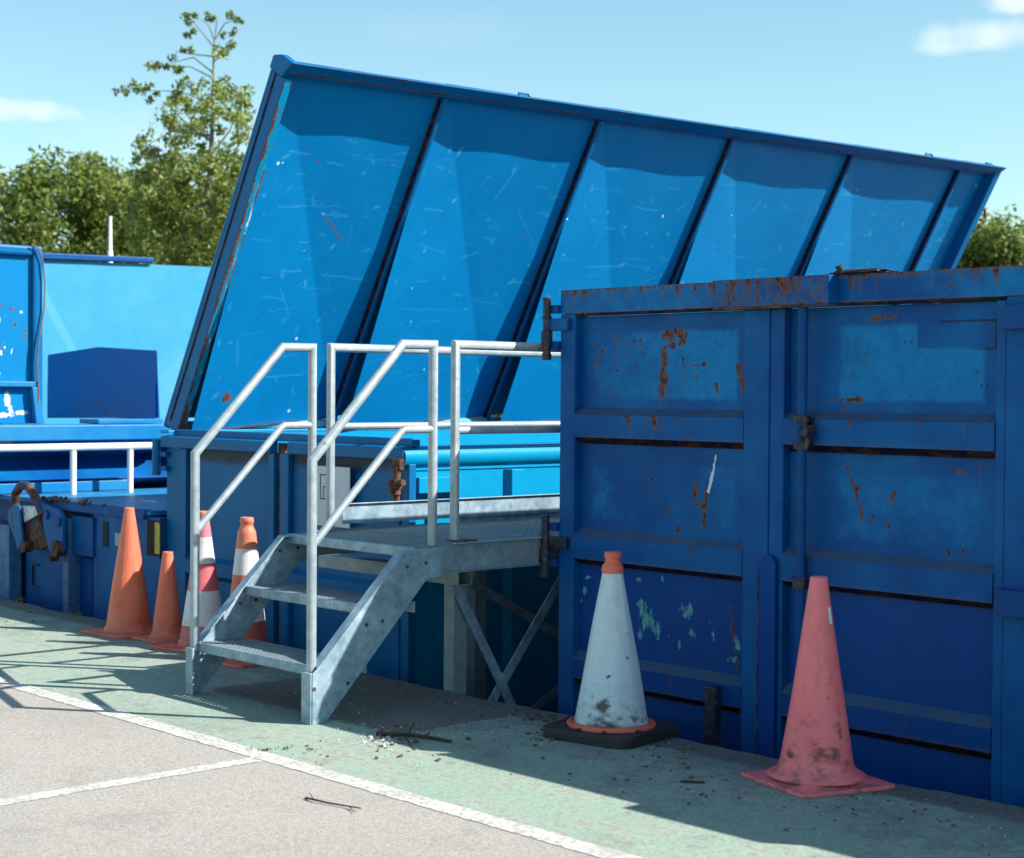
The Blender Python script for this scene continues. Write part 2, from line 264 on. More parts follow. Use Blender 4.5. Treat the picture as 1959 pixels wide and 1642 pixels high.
# ---------------------------------------------------------------- mesh builder
OFF = {}
class MB:
    def __init__(s): s.v = []; s.f = []; s.mi = []; s.cur = 0; s.sm = []; s.smooth = False
    def face(s, f): s.f.append(tuple(f)); s.mi.append(s.cur); s.sm.append(s.smooth)
    def add(s, vs, fs):
        o = len(s.v); s.v += [tuple(v) for v in vs]
        for f in fs: s.face([i + o for i in f])
        return s
    def box(s, x0, x1, y0, y1, z0, z1):
        return s.add([(x, y, z) for x in (x0, x1) for y in (y0, y1) for z in (z0, z1)], [(0, 1, 3, 2), (4, 6, 7, 5), (0, 4, 5, 1), (2, 3, 7, 6), (0, 2, 6, 4), (1, 5, 7, 3)])
    def frame(s, c, a, b, n, la, lb, ln):           # box centred at c along unit axes a, b, n
        c = Vector(c); vs = [c + a * (i * la / 2) + b * (j * lb / 2) + n * (k * ln / 2) for i in (-1, 1) for j in (-1, 1) for k in (-1, 1)]
        return s.add(vs, [(0, 1, 3, 2), (4, 6, 7, 5), (0, 4, 5, 1), (2, 3, 7, 6), (0, 2, 6, 4), (1, 5, 7, 3)])
    def bar(s, p, q, w, t, up=(0, 0, 1)):
        p, q = Vector(p), Vector(q); a = (q - p); L = a.length; a.normalize(); b = a.cross(Vector(up)).normalized(); n = b.cross(a)
        return s.frame((p + q) / 2, a, b, n, L, w, t)
    def tube(s, pts, r, n=14, caps=True):
        pts = [Vector(p) for p in pts]; o = len(s.v); rs = r if isinstance(r, (list, tuple)) else [r] * len(pts); old = s.smooth
        T = [(pts[min(i + 1, len(pts) - 1)] - pts[max(i - 1, 0)]).normalized() for i in range(len(pts))]
        ref = Vector((0, 0, 1)) if abs(T[0].z) < .9 else Vector((0, 1, 0)); b = T[0].cross(ref).normalized(); 
        for i, p in enumerate(pts):
            t = T[i]; b = (b - t * b.dot(t)).normalized(); n_ = t.cross(b)
            k = 1.
            if 0 < i < len(pts) - 1:
                c_ = (pts[i] - pts[i - 1]).normalized().dot(t); k = 1.
            for j in range(n):
                a = 2 * math.pi * j / n; s.v.append(tuple(p + (b * math.cos(a) + n_ * math.sin(a)) * rs[i] * k))
        s.smooth = True
        for i in range(len(pts) - 1):
            for j in range(n): s.face((o + i * n + j, o + i * n + (j + 1) % n, o + (i + 1) * n + (j + 1) % n, o + (i + 1) * n + j))
        s.smooth = False
        if caps:
            q = len(s.v); s.v += s.v[o:o + n] + s.v[o + (len(pts) - 1) * n:o + len(pts) * n]; s.face([q + j for j in range(n)][::-1]); s.face([q + n + j for j in range(n)])
        s.smooth = old; return s
    def prism(s, poly, d):                             # closed polygon (3-D points) pushed along vector d
        poly = [Vector(p) for p in poly]; d = Vector(d); n = len(poly); o = len(s.v); s.v += [tuple(p) for p in poly] + [tuple(p + d) for p in poly]
        s.face([o + i for i in range(n)][::-1]); s.face([o + n + i for i in range(n)])
        for i in range(n): s.face((o + i, o + (i + 1) % n, o + n + (i + 1) % n, o + n + i))
        return s
    def disc(s, c, ax, r, t, n=20): c = Vector(c); ax = Vector(ax).normalized(); return s.tube([c - ax * t / 2, c + ax * t / 2], r, n)
    def build(s, name, mats, parent=None, bevel=0., attrs=None):
        me = bpy.data.meshes.new(name); off = OFF.get(parent.name, Vector((0, 0, 0))) if parent else Vector((0, 0, 0))
        me.from_pydata([(v[0] - off[0], v[1] - off[1], v[2] - off[2]) for v in s.v], [], s.f)
        for m in (mats if isinstance(mats, (list, tuple)) else [mats]): me.materials.append(m)
        me.polygons.foreach_set('material_index', s.mi); me.polygons.foreach_set('use_smooth', s.sm)
        bm = bmesh.new(); bm.from_mesh(me); bmesh.ops.recalc_face_normals(bm, faces=bm.faces); bm.to_mesh(me); bm.free()
        if attrs:
            for k, a in attrs.items(): me.attributes.new(k, 'FLOAT', 'POINT').data.foreach_set('value', np.asarray(a, dtype=np.float32).ravel())
        o = bpy.data.objects.new(name, me); S.collection.objects.link(o)
        if parent: o.parent = parent; OFF[o.name] = off
        if bevel: b = o.modifiers.new('bevel', 'BEVEL'); b.width = bevel; b.segments = 2; b.limit_method = 'ANGLE'; b.angle_limit = R(35)
        return o
def tag(o, label, cat, group=None, kind=None):
    if label: o['label'] = label
    if cat: o['category'] = cat
    if group: o['group'] = group
    if kind: o['kind'] = kind
    return o
def thing(name, loc, label, cat, group=None):
    o = bpy.data.objects.new(name, None); S.collection.objects.link(o); o.location = loc; OFF[o.name] = Vector(loc); o.empty_display_size = .2
    return tag(o, label, cat, group)
# painted sheet: a fine grid with numpy-painted marks; u,v in metres from origin
def sheet(name, org, ud, vd, w, h, mat, parent, paint=None, step=.012, disp=None, thick=None):
    nu, nv = max(2, int(w / step) + 1), max(2, int(h / step) + 1); u = np.linspace(0, w, nu); v = np.linspace(0, h, nv); UU, VV = np.meshgrid(u, v)
    org, ud, vd = np.array(org, float), np.array(ud, float), np.array(vd, float); P = org + UU[..., None] * ud + VV[..., None] * vd
    if disp is not None: P = P + disp(UU, VV)[..., None] * np.cross(ud, vd)
    at = paint(UU, VV) if paint else {}
    off = np.array(OFF[parent.name]); co_ = (P - off).reshape(-1, 3); idx = np.arange(nu * nv).reshape(nv, nu)
    q = np.stack([idx[:-1, :-1], idx[:-1, 1:], idx[1:, 1:], idx[1:, :-1]], -1).reshape(-1, 4)
    me = bpy.data.meshes.new(name); me.vertices.add(len(co_)); me.vertices.foreach_set('co', co_.ravel()); me.loops.add(q.size); me.loops.foreach_set('vertex_index', q.ravel().astype(np.int32))
    me.polygons.add(len(q)); me.polygons.foreach_set('loop_start', np.arange(0, q.size, 4, dtype=np.int32)); me.polygons.foreach_set('loop_total', np.full(len(q), 4, dtype=np.int32)); me.update(); me.validate()
    me.materials.append(mat)
    for k, a in at.items(): me.attributes.new(k, 'FLOAT', 'POINT').data.foreach_set('value', a.astype(np.float32).ravel())
    o = bpy.data.objects.new(name, me); S.collection.objects.link(o); o.parent = parent; OFF[o.name] = Vector(off); return o
def blob(U, V, u, v, ru, rv, rot=0., p=2.):
    c, s_ = math.cos(rot), math.sin(rot); a = (U - u) * c + (V - v) * s_; b = -(U - u) * s_ + (V - v) * c
    return np.clip(1 - (np.abs(a / ru) ** p + np.abs(b / rv) ** p), 0, 1)
def drip(U, V, u, v, wd, ln):                       # rust run: starts at (u,v), runs down (towards -V)
    t = np.clip((v - V) / ln, 0, 1); inside = ((V <= v) & (V >= v - ln)); return np.where(inside, np.clip(1 - (np.abs(U - u) / (wd * (1 - .7 * t))) ** 2, 0, 1) * (1 - t * .75), 0)
def seg(U, V, a, b, wd):
    ax, ay = a; bx, by = b; L2 = (bx - ax) ** 2 + (by - ay) ** 2; t = np.clip(((U - ax) * (bx - ax) + (V - ay) * (by - ay)) / L2, 0, 1)
    d = np.hypot(U - ax - t * (bx - ax), V - ay - t * (by - ay)); return np.clip(1.4 - d / wd, 0, 1)

def smear(U, V, a, b, wd, n=None, k=1.):
    L = math.hypot(b[0] - a[0], b[1] - a[1]); n = n or max(6, int(L / wd * 2.6)); q = np.zeros_like(U)
    for _ in range(n):
        t = rng.uniform(0, 1); j = rng.normal(0, wd * .45, 2); sz = wd * rng.uniform(.3, 1.25)
        q = np.maximum(q, blob(U, V, a[0] + (b[0] - a[0]) * t + j[0], a[1] + (b[1] - a[1]) * t + j[1], sz * rng.uniform(.6, 1.2), sz * rng.uniform(.8, 2.2), rng.uniform(-.3, .3)) * rng.uniform(.5, 1.15) * k)
        if rng.random() < .3: q = np.maximum(q, drip(U, V, a[0] + (b[0] - a[0]) * t + j[0], a[1] + (b[1] - a[1]) * t, wd * .35, rng.uniform(1, 5) * wd) * .7 * k)
    return q
# ---------------------------------------------------------------- ground
EDGE = 5.418
m = MB(); nseg = 420; xs = np.concatenate([[-400, -60], np.linspace(-20, 4, nseg), [60, 300]])
ej = [EDGE + (0 if abs(x) > 30 else .018 * math.sin(x * 5.1) * math.sin(x * 1.7 + 1) - .02 * max(0, math.sin(x * 2.9 + .6)) ** 6 + rng.normal(0, .006)) for x in xs]
for x, y in zip(xs, ej): m.v += [(x, -300, 0), (x, y, 0), (x, y + .01, -.03 + rng.normal(0, .004)), (x, EDGE + .01, -1.35)]
for i in range(len(xs) - 1):
    o = i * 4
    for j in range(3): m.face((o + j, o + 4 + j, o + 5 + j, o + 1 + j))
tag(m.build('quay', ASPH), None, None, kind='structure')
m = MB(); m.add([(-1500, EDGE + .01, -1.3), (1500, EDGE + .01, -1.3), (1500, 2500, -1.3), (-1500, 2500, -1.3)], [(0, 1, 2, 3)])
tag(m.build('lower_yard', CONC), None, None, kind='structure')
def strip(pts, w, z, name, n=160, taper=None):
    m = MB(); a, b = Vector((*pts[0], 0)), Vector((*pts[1], 0)); d = (b - a).normalized(); s_ = Vector((-d.y, d.x, 0))
    for i in range(n + 1):
        p = a.lerp(b, i / n); j1, j2 = rng.normal(0, .0025), rng.normal(0, .0025); m.v += [tuple(p + s_ * (w / 2 + j1) + Vector((0, 0, z))), tuple(p - s_ * (w / 2 + j2) + Vector((0, 0, z)))]
    for i in range(n): m.face((i * 2, i * 2 + 1, i * 2 + 3, i * 2 + 2))
    return tag(m.build(name, LINE), None, None, kind='structure')
strip(((-14, 3.905), (2, 3.862)), .10, .0022, 'painted_edge_line', 600)
strip(((-5.70, 3.83), (-5.625, .4)), .085, .0022, 'painted_bay_line', 200)

# ---------------------------------------------------------------- near container (shaded double doors)
Y1 = 5.80
c1 = thing('skip_container', (-4.8, 5.8, -1.3), 'tall dark blue container with rusty double doors behind the white and pink cones', 'container')
XL, XR = -6.054, -3.47
m = MB(); m.box(XL, XL + .09, Y1 + .08, 12.2, -1.25, 1.855).box(XR - .09, XR, Y1 + .08, 12.2, -1.25, 1.90).box(XL + .09, XR - .09, 12.1, 12.2, -1.25, 1.90).box(XL + .09, XR - .09, Y1 + .1, 12.1, -1.2, -1.15)
for k in range(5): m.box(XR, XR + .08, 6.6 + k * 1.2, 6.72 + k * 1.2, -1.2, 1.8)
m.box(XR - .1, XR + .06, Y1 + .081, 12.2, 1.901, 1.99 if False else 1.935)
m.build('body', BLUE, c1, .006)
m = MB(); m.box(XL, XL + .10, Y1, Y1 + .078, -1.25, 1.825).build('corner_post', BLUE, c1, .006)
m = MB(); m.box(-3.62, XR, Y1, Y1 + .078, -1.25, 1.825).build('corner_post', BLUE, c1, .006)
# header: painted front sheet over a box, rusty underside with shade painted into its colour
def header_paint(U, V):
    r = np.zeros_like(U); H_ = .112
    for _ in range(70):
        u = rng.uniform(0, 2.5); r = np.maximum(r, drip(U, V, u, H_, rng.uniform(.006, .03), rng.uniform(.02, .11)) * rng.uniform(.5, .9))
    r = np.maximum(r, np.clip((V - .095) / .02, 0, .55)); r = np.maximum(r, .52 * np.clip((.012 - V) / .012, 0, 1))
    for _ in range(14): r = np.maximum(r, blob(U, V, rng.uniform(0, 2.5), rng.uniform(.02, .1), .012, .009) * .9)
    r = np.maximum(r, .30 * np.clip(1 - np.abs(U - 1.05) / .35, 0, 1))
    return {'rust': r, 'fade_hilite': .35 + .2 * np.sin(U * 3)}
hd = MB(); hd.box(XL, XR, Y1 + .004, Y1 + .10, 1.827, 1.938); hdo = hd.build('header_beam', BLUE_RUSTY, c1, .004)
sheet('front_face', (XL, Y1, 1.826), (1, 0, 0), (0, 0, 1), XR - XL, .114, BLUE, hdo, header_paint)
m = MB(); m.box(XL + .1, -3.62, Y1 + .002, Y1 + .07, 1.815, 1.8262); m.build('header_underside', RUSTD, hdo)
YH = Y1 - .068
hb = MB(); hb.box(-5.03, -4.405, YH + .003, Y1 - .001, 1.822, 1.940); hbo = hb.build('lock_housing', BLUE, c1, .003)
def hbp(U, V):
    r = np.zeros_like(U)
    for _ in range(40): r = np.maximum(r, drip(U, V, rng.uniform(0, .62), .118, rng.uniform(.008, .03), rng.uniform(.03, .12)) * rng.uniform(.45, .8))
    r = np.maximum(r, .55 * np.clip((.02 - V) / .02, 0, 1)); r = np.maximum(r, .28 + 0 * U); return {'rust': np.clip(r - .0, 0, 1), 'fade_hilite': 0 * U + .3}
sheet('front_face', (-5.03, YH, 1.822), (1, 0, 0), (0, 0, 1), .625, .118, BLUE, hbo, hbp, .008)
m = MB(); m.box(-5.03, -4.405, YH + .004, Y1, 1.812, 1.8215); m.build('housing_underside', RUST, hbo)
YR = Y1 + .05                                          # recessed panel plane
ROWS = [(1.375, 1.812), (.80, 1.207), (.215, .630), (-.45, .05)]
RAILS = [(1.237, 1.345, 1.207, 1.375), (.657, .768, .630, .80), (.083, .176, .05, .215)]
def mk_marks(kind, row, u0, w, h):
    def P_(U, V):
        X = U + u0
        r = np.zeros_like(U); f = np.zeros_like(U); s_ = np.zeros_like(U); g = np.zeros_like(U); w_ = np.zeros_like(U)
        inset = np.clip(np.minimum(np.minimum(U - .05, w - .05 - U), np.minimum(V - .02, h - .05 - V)) / .04, -1, 1)
        Z0 = ROWS[row][0]
        def zp(px, py): q = at_y(px, py, YR); return q.x - u0, q.z - Z0
        if kind == 'L' and row == 0:
            f = .75 * np.clip(inset, 0, 1) * (.45 + .55 * np.clip((U - .15) / .7, 0, 1))
            r = np.maximum(r, smear(U, V, zp(1268, 642), zp(1316, 637), .016, 46)); f_ = 0
            for (a, b, ww) in (((1318, 652), (1266, 668), .010), ((1268, 668), (1272, 700), .017), ((1270, 690), (1270, 735), .020)): r = np.maximum(r, smear(U, V, zp(*a), zp(*b), ww) * .95)
            for (px, py, ww, ln) in ((1262, 735, .012, .12), (1270, 720, .016, .16), (1279, 712, .01, .15), (1268, 735, .02, .19), (1275, 720, .009, .2)): u, v = zp(px, py); r = np.maximum(r, drip(U, V, u, v, ww, ln) * .85)
            for px in range(1268, 1318, 6): u, v = zp(px, 642); r = np.maximum(r, drip(U, V, u, v, .007, .05) * .6)
            for (px, py, ru, rv) in ((1182, 650, .022, .011), (1140, 657, .012, .014), (1152, 672, .018, .014), (1141, 690, .012, .02), (1198, 655, .01, .008), (1214, 653, .022, .009), (1226, 650, .012, .008), (1182, 709, .009, .007), (1218, 700, .007, .01), (1170, 745, .009, .01), (1346, 697, .022, .012), (1308, 687, .009, .014), (1333, 720, .008, .016), (1372, 735, .016, .014), (1249, 705, .03, .004), (1330, 699, .05, .004), (1298, 768, .008, .02), (1310, 700, .014, .003)):
                u, v = zp(px, py); r = np.maximum(r, blob(U, V, u, v, ru, rv))
                if ru < .022: r = np.maximum(r, drip(U, V, u, v, ru * .7, rng.uniform(.04, .13)) * .65)
            r = np.maximum(r, smear(U, V, zp(1411, 700), zp(1424, 750), .012)); u, v = zp(1141, 690); r = np.maximum(r, drip(U, V, u, v, .012, .16) * .6)
            u, v = zp(1182, 650); r = np.maximum(r, drip(U, V, u, v, .012, .17) * .6)
            w_ = np.maximum(w_, 0)
        if kind == 'L' and row == 1:
            f = .42 * np.clip(inset, 0, 1) * (.6 + .4 * np.sin(U * 7 + V * 5))
            for (px, py, ru, rv) in ((1248, 918, .03, .012), (1332, 930, .016, .03), (1330, 945, .022, .02), (1352, 950, .018, .024), (1335, 965, .05, .006), (1282, 978, .012, .016), (1297, 1012, .012, .025), (1395, 900, .02, .006)): u, v = zp(px, py); r = np.maximum(r, blob(U, V, u, v, ru, rv, rng.uniform(-.3, .3)))
            r = np.maximum(r, smear(U, V, zp(1352, 948), zp(1347, 1010), .008) * .8)
            w_ = np.maximum(w_, seg(U, V, zp(1371, 868), zp(1364, 905), .004) * 1.2); w_ = np.maximum(w_, seg(U, V, zp(1364, 905), zp(1356, 940), .008) * 1.3); u, v = zp(1335, 965)
            u, v = zp(1345, 960); r = np.maximum(r, drip(U, V, u, v, .03, .2) * .5)
        if kind == 'L' and row == 2:
            for (px, py, ru, rv) in ((1235, 1180, .075, .085), (1225, 1160, .04, .05), (1258, 1205, .04, .06), (1312, 1170, .045, .055), (1322, 1165, .02, .04), (1325, 1215, .03, .04), (1300, 1235, .014, .03), (1225, 1215, .03, .03), (1268, 1108, .014, .02), (1222, 1108, .03, .02), (1125, 1105, .03, .012), (1118, 1130, .03, .03), (1113, 1150, .012, .02), (1360, 1190, .014, .02), (1365, 1215, .01, .04), (1400, 1262, .05, .03), (1410, 1230, .03, .06)):
                u, v = zp(px, py); s_ = np.maximum(s_, blob(U, V, u, v, ru, rv, .2) * .78)
            for (px, py, rr) in ((1239, 1136, .006), (1225, 1205, .013), (1280, 1217, .015), (1358, 1191, .014), (1308, 1165, .018), (1228, 1172, .02)): u, v = zp(px, py); s_ = np.maximum(s_, blob(U, V, u, v, rr, rr * 1.2) * .9)
            r = np.maximum(r, smear(U, V, zp(1395, 1155), zp(1412, 1280), .009) * .8)
        if kind == 'R' and row == 0:
            f = .62 * np.clip(np.minimum(inset, (U - .22) / .05), 0, 1); f = np.where((U > .64) & (V > .26), f * .35, f)
            for (a, b, ww) in (((1668, 611), (1715, 605), .007), ((1580, 767), (1650, 764), .004), ((1622, 765), (1650, 762), .008), ((1616, 775), (1617, 788), .007)): r = np.maximum(r, smear(U, V, zp(*a), zp(*b), ww))
            for (a, b) in (((1797, 616), (1907, 613)), ((1907, 613), (1907, 668)), ((1797, 671), (1907, 668))): g = np.maximum(g, seg(U, V, zp(*a), zp(*b), .0035))
            for (px, py) in ((1732, 655), (1744, 655), (1660, 674), (1742, 757), (1869, 714), (1878, 737), (1890, 740), (1905, 735), (1633, 714)): u, v = zp(px, py); g = np.maximum(g, blob(U, V, u, v, .012, .012) * .8)
            for (px, py) in ((1660, 675),): u, v = zp(px, py); r = np.maximum(r, drip(U, V, u, v, .007, .12) * .6)
        if kind == 'R' and row == 1:
            f = .40 * np.clip(np.minimum(inset, (U - .22) / .05), 0, 1)
            r = np.maximum(r, smear(U, V, zp(1622, 892), zp(1640, 945), .011)); r = np.maximum(r, smear(U, V, zp(1640, 945), zp(1652, 1000), .008) * .75)
            r = np.maximum(r, smear(U, V, zp(1828, 897), zp(1846, 905), .009)); r = np.maximum(r, smear(U, V, zp(1575, 940), zp(1582, 944), .007))
            for (px, py, ru, rv) in ((1709, 948, .022, .028), (1705, 960, .014, .02), (1701, 1008, .01, .03), (1670, 990, .008, .016), (1876, 890, .01, .012), (1816, 1058, .01, .02), (1842, 1052, .006, .014)): u, v = zp(px, py); r = np.maximum(r, blob(U, V, u, v, ru, rv)); r = np.maximum(r, drip(U, V, u, v, ru * .6, .12) * .6)
        g = np.maximum(g, .62 * np.clip(1 - (h - V) / .02, 0, 1))  # panel top below the rail: contact shade painted in along with dirt
        for _ in range(10): r = np.maximum(r, blob(U, V, rng.uniform(0, w), rng.uniform(0, h), .005, .006) * .8)
        return {'rust': r, 'fade_hilite': f, 'scr': s_, 'grime_shade': g, 'wht': w_}
    return P_
def door(parent, kind, x0, x1, s0, s1):
    d = MB(); d.box(s0, s1, YR + .0, YR + .03, -1.2, 1.812)                     # backing
    do = d.build('door', BLUE, parent)
    xa, xb = (s0, x0) , (x1, s1)
    if kind == 'L': m = MB().box(x1, s1, Y1 + .0, YR - .001, -1.2, 1.8125); m.build('stile', BLUE, do, .006)
    else: m = MB().box(s0, x0, Y1 + .004, YR - .001, -1.2, 1.8125); m.build('stile', BLUE, do, .006)
    for i, (z0, z1) in enumerate(ROWS): sheet('panel', (x0, YR - .002, z0), (1, 0, 0), (0, 0, 1), x1 - x0, z1 - z0, BLUE if i < 2 else BLUE_LO, do, mk_marks(kind, i, x0, x1 - x0, z1 - z0), .009)
    for i, (za, zb, zc, zd) in enumerate(RAILS):
        m = MB(); a, b = x0 + .001, x1 - .001
        vs = [(a, YR - .003, zc), (a, Y1 + .001, za), (a, Y1 + .001, zb), (a, YR - .003, zd), (b, YR - .003, zc), (b, Y1 + .001, za), (b, Y1 + .001, zb), (b, YR - .003, zd)]
        m.add(vs, [(1, 5, 6, 2), (2, 6, 7, 3), (0, 1, 2, 3), (4, 7, 6, 5)]); m.cur = 1; m.add(vs, [(0, 4, 5, 1)])  # down-facing side: rust, its shade put into a near-black colour
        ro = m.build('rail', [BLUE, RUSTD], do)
        def rp(U, V, i=i, kind=kind, w=x1 - x0):
            r = np.zeros_like(U); H_ = V.max()
            q = [(.36, .05, .10), (.47, .012, .09), (.52, .045, .11), (.56, .015, .08), (.66, .01, .06)] if (i == 0 and kind == 'L') else [(rng.uniform(0, w), rng.uniform(.006, .02), rng.uniform(.03, .1)) for _ in range(5)]
            for (u, ww, ln) in q: r = np.maximum(r, drip(U, V, u, H_, ww * .7, ln) * .8)
            r = np.maximum(r, .35 * np.clip((.02 - V) / .02, 0, 1)); return {'rust': r, 'fade_hilite': 0 * U + .2}
        sheet('rail_face', (a, Y1, za), (1, 0, 0), (0, 0, 1), b - a, zb - za, BLUE if i < 2 else BLUE_LO, ro, rp, .009)
        def dp(U, V, w=x1 - x0): return {'dust': .75 + 0 * U, 'fade_hilite': 0 * U + .3, 'grime_shade': .22 * np.clip((V - .03) / .03, 0, 1), 'rust': np.max([blob(U, V, rng.uniform(0, w), rng.uniform(.01, .05), rng.uniform(.01, .05), .012) * .6 for _ in range(6)], axis=0)}
        e = Vector((0, YR - .003 - Y1 - .001, zd - zb)); L_ = e.length; e.normalize()
        sheet('rail_top', (a, Y1 + .001, zb + .001), (1, 0, 0), tuple(e), b - a, L_, BLUE, ro, dp, .014)
    return do
dl = door(c1, 'L', -5.955, -4.905, XL + .10, -4.765)
dr = door(c1, 'R', -4.687, -3.665, -4.763, -3.62)
m = MB().box(-3.664, -3.621, Y1 + .003, YR - .001, -1.2, 1.8125); m.build('stile', BLUE, dr, .006)
# lock rod with its keeper
lr = MB(); lr.tube([(-4.563, Y1 - .028, -1.0), (-4.563, Y1 - .028, 1.812)], .021, 16); lro = lr.build('lock_rod', BLUE_RUSTY, dr)
m = MB(); m.disc((-4.563, Y1 - .03, 1.345), (0, 0, 1), .036, .03).disc((-4.563, Y1 - .03, 1.235), (0, 0, 1), .034, .028); m.box(-4.60, -4.52, Y1 - .012, Y1 - .001, 1.23, 1.35).disc((-4.53, Y1 - .04, 1.29), (1, 0, .2), .028, .05).tube([(-4.545, Y1 - .04, 1.34), (-4.515, Y1 - .045, 1.28), (-4.53, Y1 - .04, 1.22)], .013, 8)
m.build('rod_keeper', IRON, lro)
m = MB(); m.disc((-4.563, Y1 - .03, .66), (0, 0, 1), .033, .05); m.build('rod_keeper', IRON, lro)
# long rounded plate at the meeting stiles
pl = [( -4.795, -1.1), (-4.705, -1.1), (-4.705, .72)] + [(-4.75 + .045 * math.cos(a), .72 + .045 * math.sin(a)) for a in np.linspace(.3, math.pi - .1, 9)] + [(-4.795, .72)]
m = MB(); m.prism([(x, Y1 - .020, z) for x, z in pl], (0, .019, 0)); cpo = m.build('cover_plate', BLUE_LO, c1, .003); m = MB(); m.box(-4.7985, -4.7945, Y1 - .0225, Y1 - .006, -1.1, .70); m.build('rusty_edge', RUST, cpo)
m = MB(); m.box(-5.07, -5.012, Y1 - .05, Y1 - .001, -.9, .165); m.build('latch_bar', IRON, c1, .006)
for (za, zb) in ((1.62, 1.90), (.57, .85)):
    xh = -6.118; yh = Y1 - .03
    h = MB(); h.tube([(xh, yh, za + .012), (xh, yh, zb)], .020, 14).disc((xh, yh, za), (0, 0, 1), .024, .03).disc((xh, yh, zb), (0, 0, 1), .023, .012).disc((xh, yh, za + .09), (0, 0, 1), .029, .07).disc((xh, yh, zb - .09), (0, 0, 1), .026, .012)
    ho = h.build('hinge', IRON, c1)
    h = MB(); h.box(xh + .005, XL + .075, Y1 - .028, Y1 - .004, za + .125, za + .185); h.build('hinge_strap', BLUE if za > 1 else IRON, ho, .004)
    for zz in (.035, .21): h = MB(); h.box(xh + .012, XL - .001, Y1 - .02, Y1 + .03, za + zz, za + zz + .04); h.build('hinge_lug', BLUE_LO, ho, .003)
for (za, zb) in ((1.70, 1.79), (.62, .72), (-.2, -.1)):
    h = MB(); h.box(-3.63, -3.46, Y1 - .045, Y1 - .003, za, zb).tube([(-3.44, Y1 - .04, za - .08), (-3.44, Y1 - .04, zb + .08)], .022, 12); h.build('hinge', BLUE_RUSTY, c1, .004)

# the next container along the pit, its side just past the right picture edge: it shades this part of the quay
c0 = thing('skip_container', (-2.1, 5.8, -1.3), 'neighbouring dark blue steel container just beyond the right picture edge', 'container')
m = MB(); m.box(-3.38, -.85, 5.88, 12.2, -1.25, 1.90); m.build('body', BLUE, c0, .01)
m = MB(); m.box(-3.38, -.85, 5.80, 5.878, 1.826, 1.94); m.build('header_beam', BLUE_RUSTY, c0, .005)
m = MB(); m.box(-2.28, -1.66, 5.715, 5.799, 1.822, 1.94); m.build('lock_housing', BLUE_RUSTY, c0, .004)
for a in (-3.38, -2.2, -.95): m = MB(); m.box(a, a + .10, 5.80, 5.878, -1.2, 1.825); m.build('corner_post' if a != -2.2 else 'stile', BLUE, c0, .005)
for z in (.083, .657, 1.237):
    for a, b in ((-3.279, -2.201), (-2.099, -.951)): m = MB(); m.prism([(a, 5.879, z - .03), (a, 5.80, z), (a, 5.80, z + .108), (a, 5.879, z + .138)], (b - a, 0, 0)); m.build('rail', BLUE, c0, .003)

# ---------------------------------------------------------------- second container with the lifted lid
Y2 = 5.80; X2L, X2R = -9.715, -7.245
c2 = thing('lidded_container', (-8.5, 5.8, -1.3), 'bright blue steel container behind the galvanised stair with its huge ribbed lid raised', 'container')
m = MB(); m.box(X2L + .02, X2L + .07, Y2 + .11, 13.5, -1.2, 1.17); m.box(X2R - .085, X2R - .045, Y2 + .08, 13.5, -1.2, 1.02); m.box(X2L + .07, X2R - .085, 13.4, 13.5, -1.2, 1.1); m.box(X2L + .07, X2R - .085, Y2 + .11, 13.4, -1.2, -1.14)
m.build('body', CYAN, c2)
m = MB(); m.box(X2L - .03, X2L + .069, Y2 + .0, 13.52, 1.171, 1.19); m.build('far_rim', CYAN, c2, .004)
for k in range(6):
    y = 6.62 + k * 1.4; m = MB(); m.prism([(X2R - .044, y - .075, -1.2), (X2R - .0, y - .045, -1.2), (X2R - .0, y + .045, -1.2), (X2R - .044, y + .075, -1.2)], (0, 0, 2.215)); m.build('side_rib', CYAN, c2, .004)
m = MB(); m.smooth = False; m.tube([(X2R - .05, Y2 + .0, 1.095), (X2R - .05, 13.5, 1.095)], .060, 24); m.build('side_rail', CYAN, c2)
m = MB(); m.box(X2R - .18, X2R - .04, Y2 + .085, 13.5, 1.145, 1.155); m.build('rim_ledge', CYAN, c2)
m = MB(); m.box(X2R - .046, X2R + .0, Y2 + .10, Y2 + .40, .90, .985); m.build('side_bracket', CYAN, c2, .003)
m = MB(); m.box(X2R - .046, X2R - .02, Y2 + .19, Y2 + .215, -1.2, .899); m.build('side_strip', CYAN, c2, .003)
m = MB(); m.box(X2L, -9.56, Y2 + .03, Y2 + .10, -1.2, 1.075); m.build('corner_post', CYAN_FR, c2, .005)
m = MB(); m.box(X2R - .07, X2R, Y2 + .03, Y2 + .079, -1.2, 1.06); m.build('corner_post', CYAN_FR, c2, .005)
m = MB(); m.box(X2L + .06, X2R - .0, Y2 + .05, Y2 + .105, 1.15, 1.195); m.build('upper_sill', CYAN_FR, c2, .004)
def hdr2(x0, x1):
    m = MB(); m.prism([(x0, Y2 - .012, 1.082), (x0, Y2 - .012, 1.148), (x0, Y2 + .05, 1.158), (x0, Y2 + .05, 1.082)], (x1 - x0, 0, 0)); return m
hdr2(X2L - .01, -8.50).build('door_header', CYAN_FR, c2, .004); hdr2(-8.32, X2R - .005).build('door_header', CYAN_FR, c2, .004)
m = MB(); m.box(-8.499, -8.44, Y2 + .05, Y2 + .075, -1.1, 1.14); m.build('centre_gap', RUST, c2)
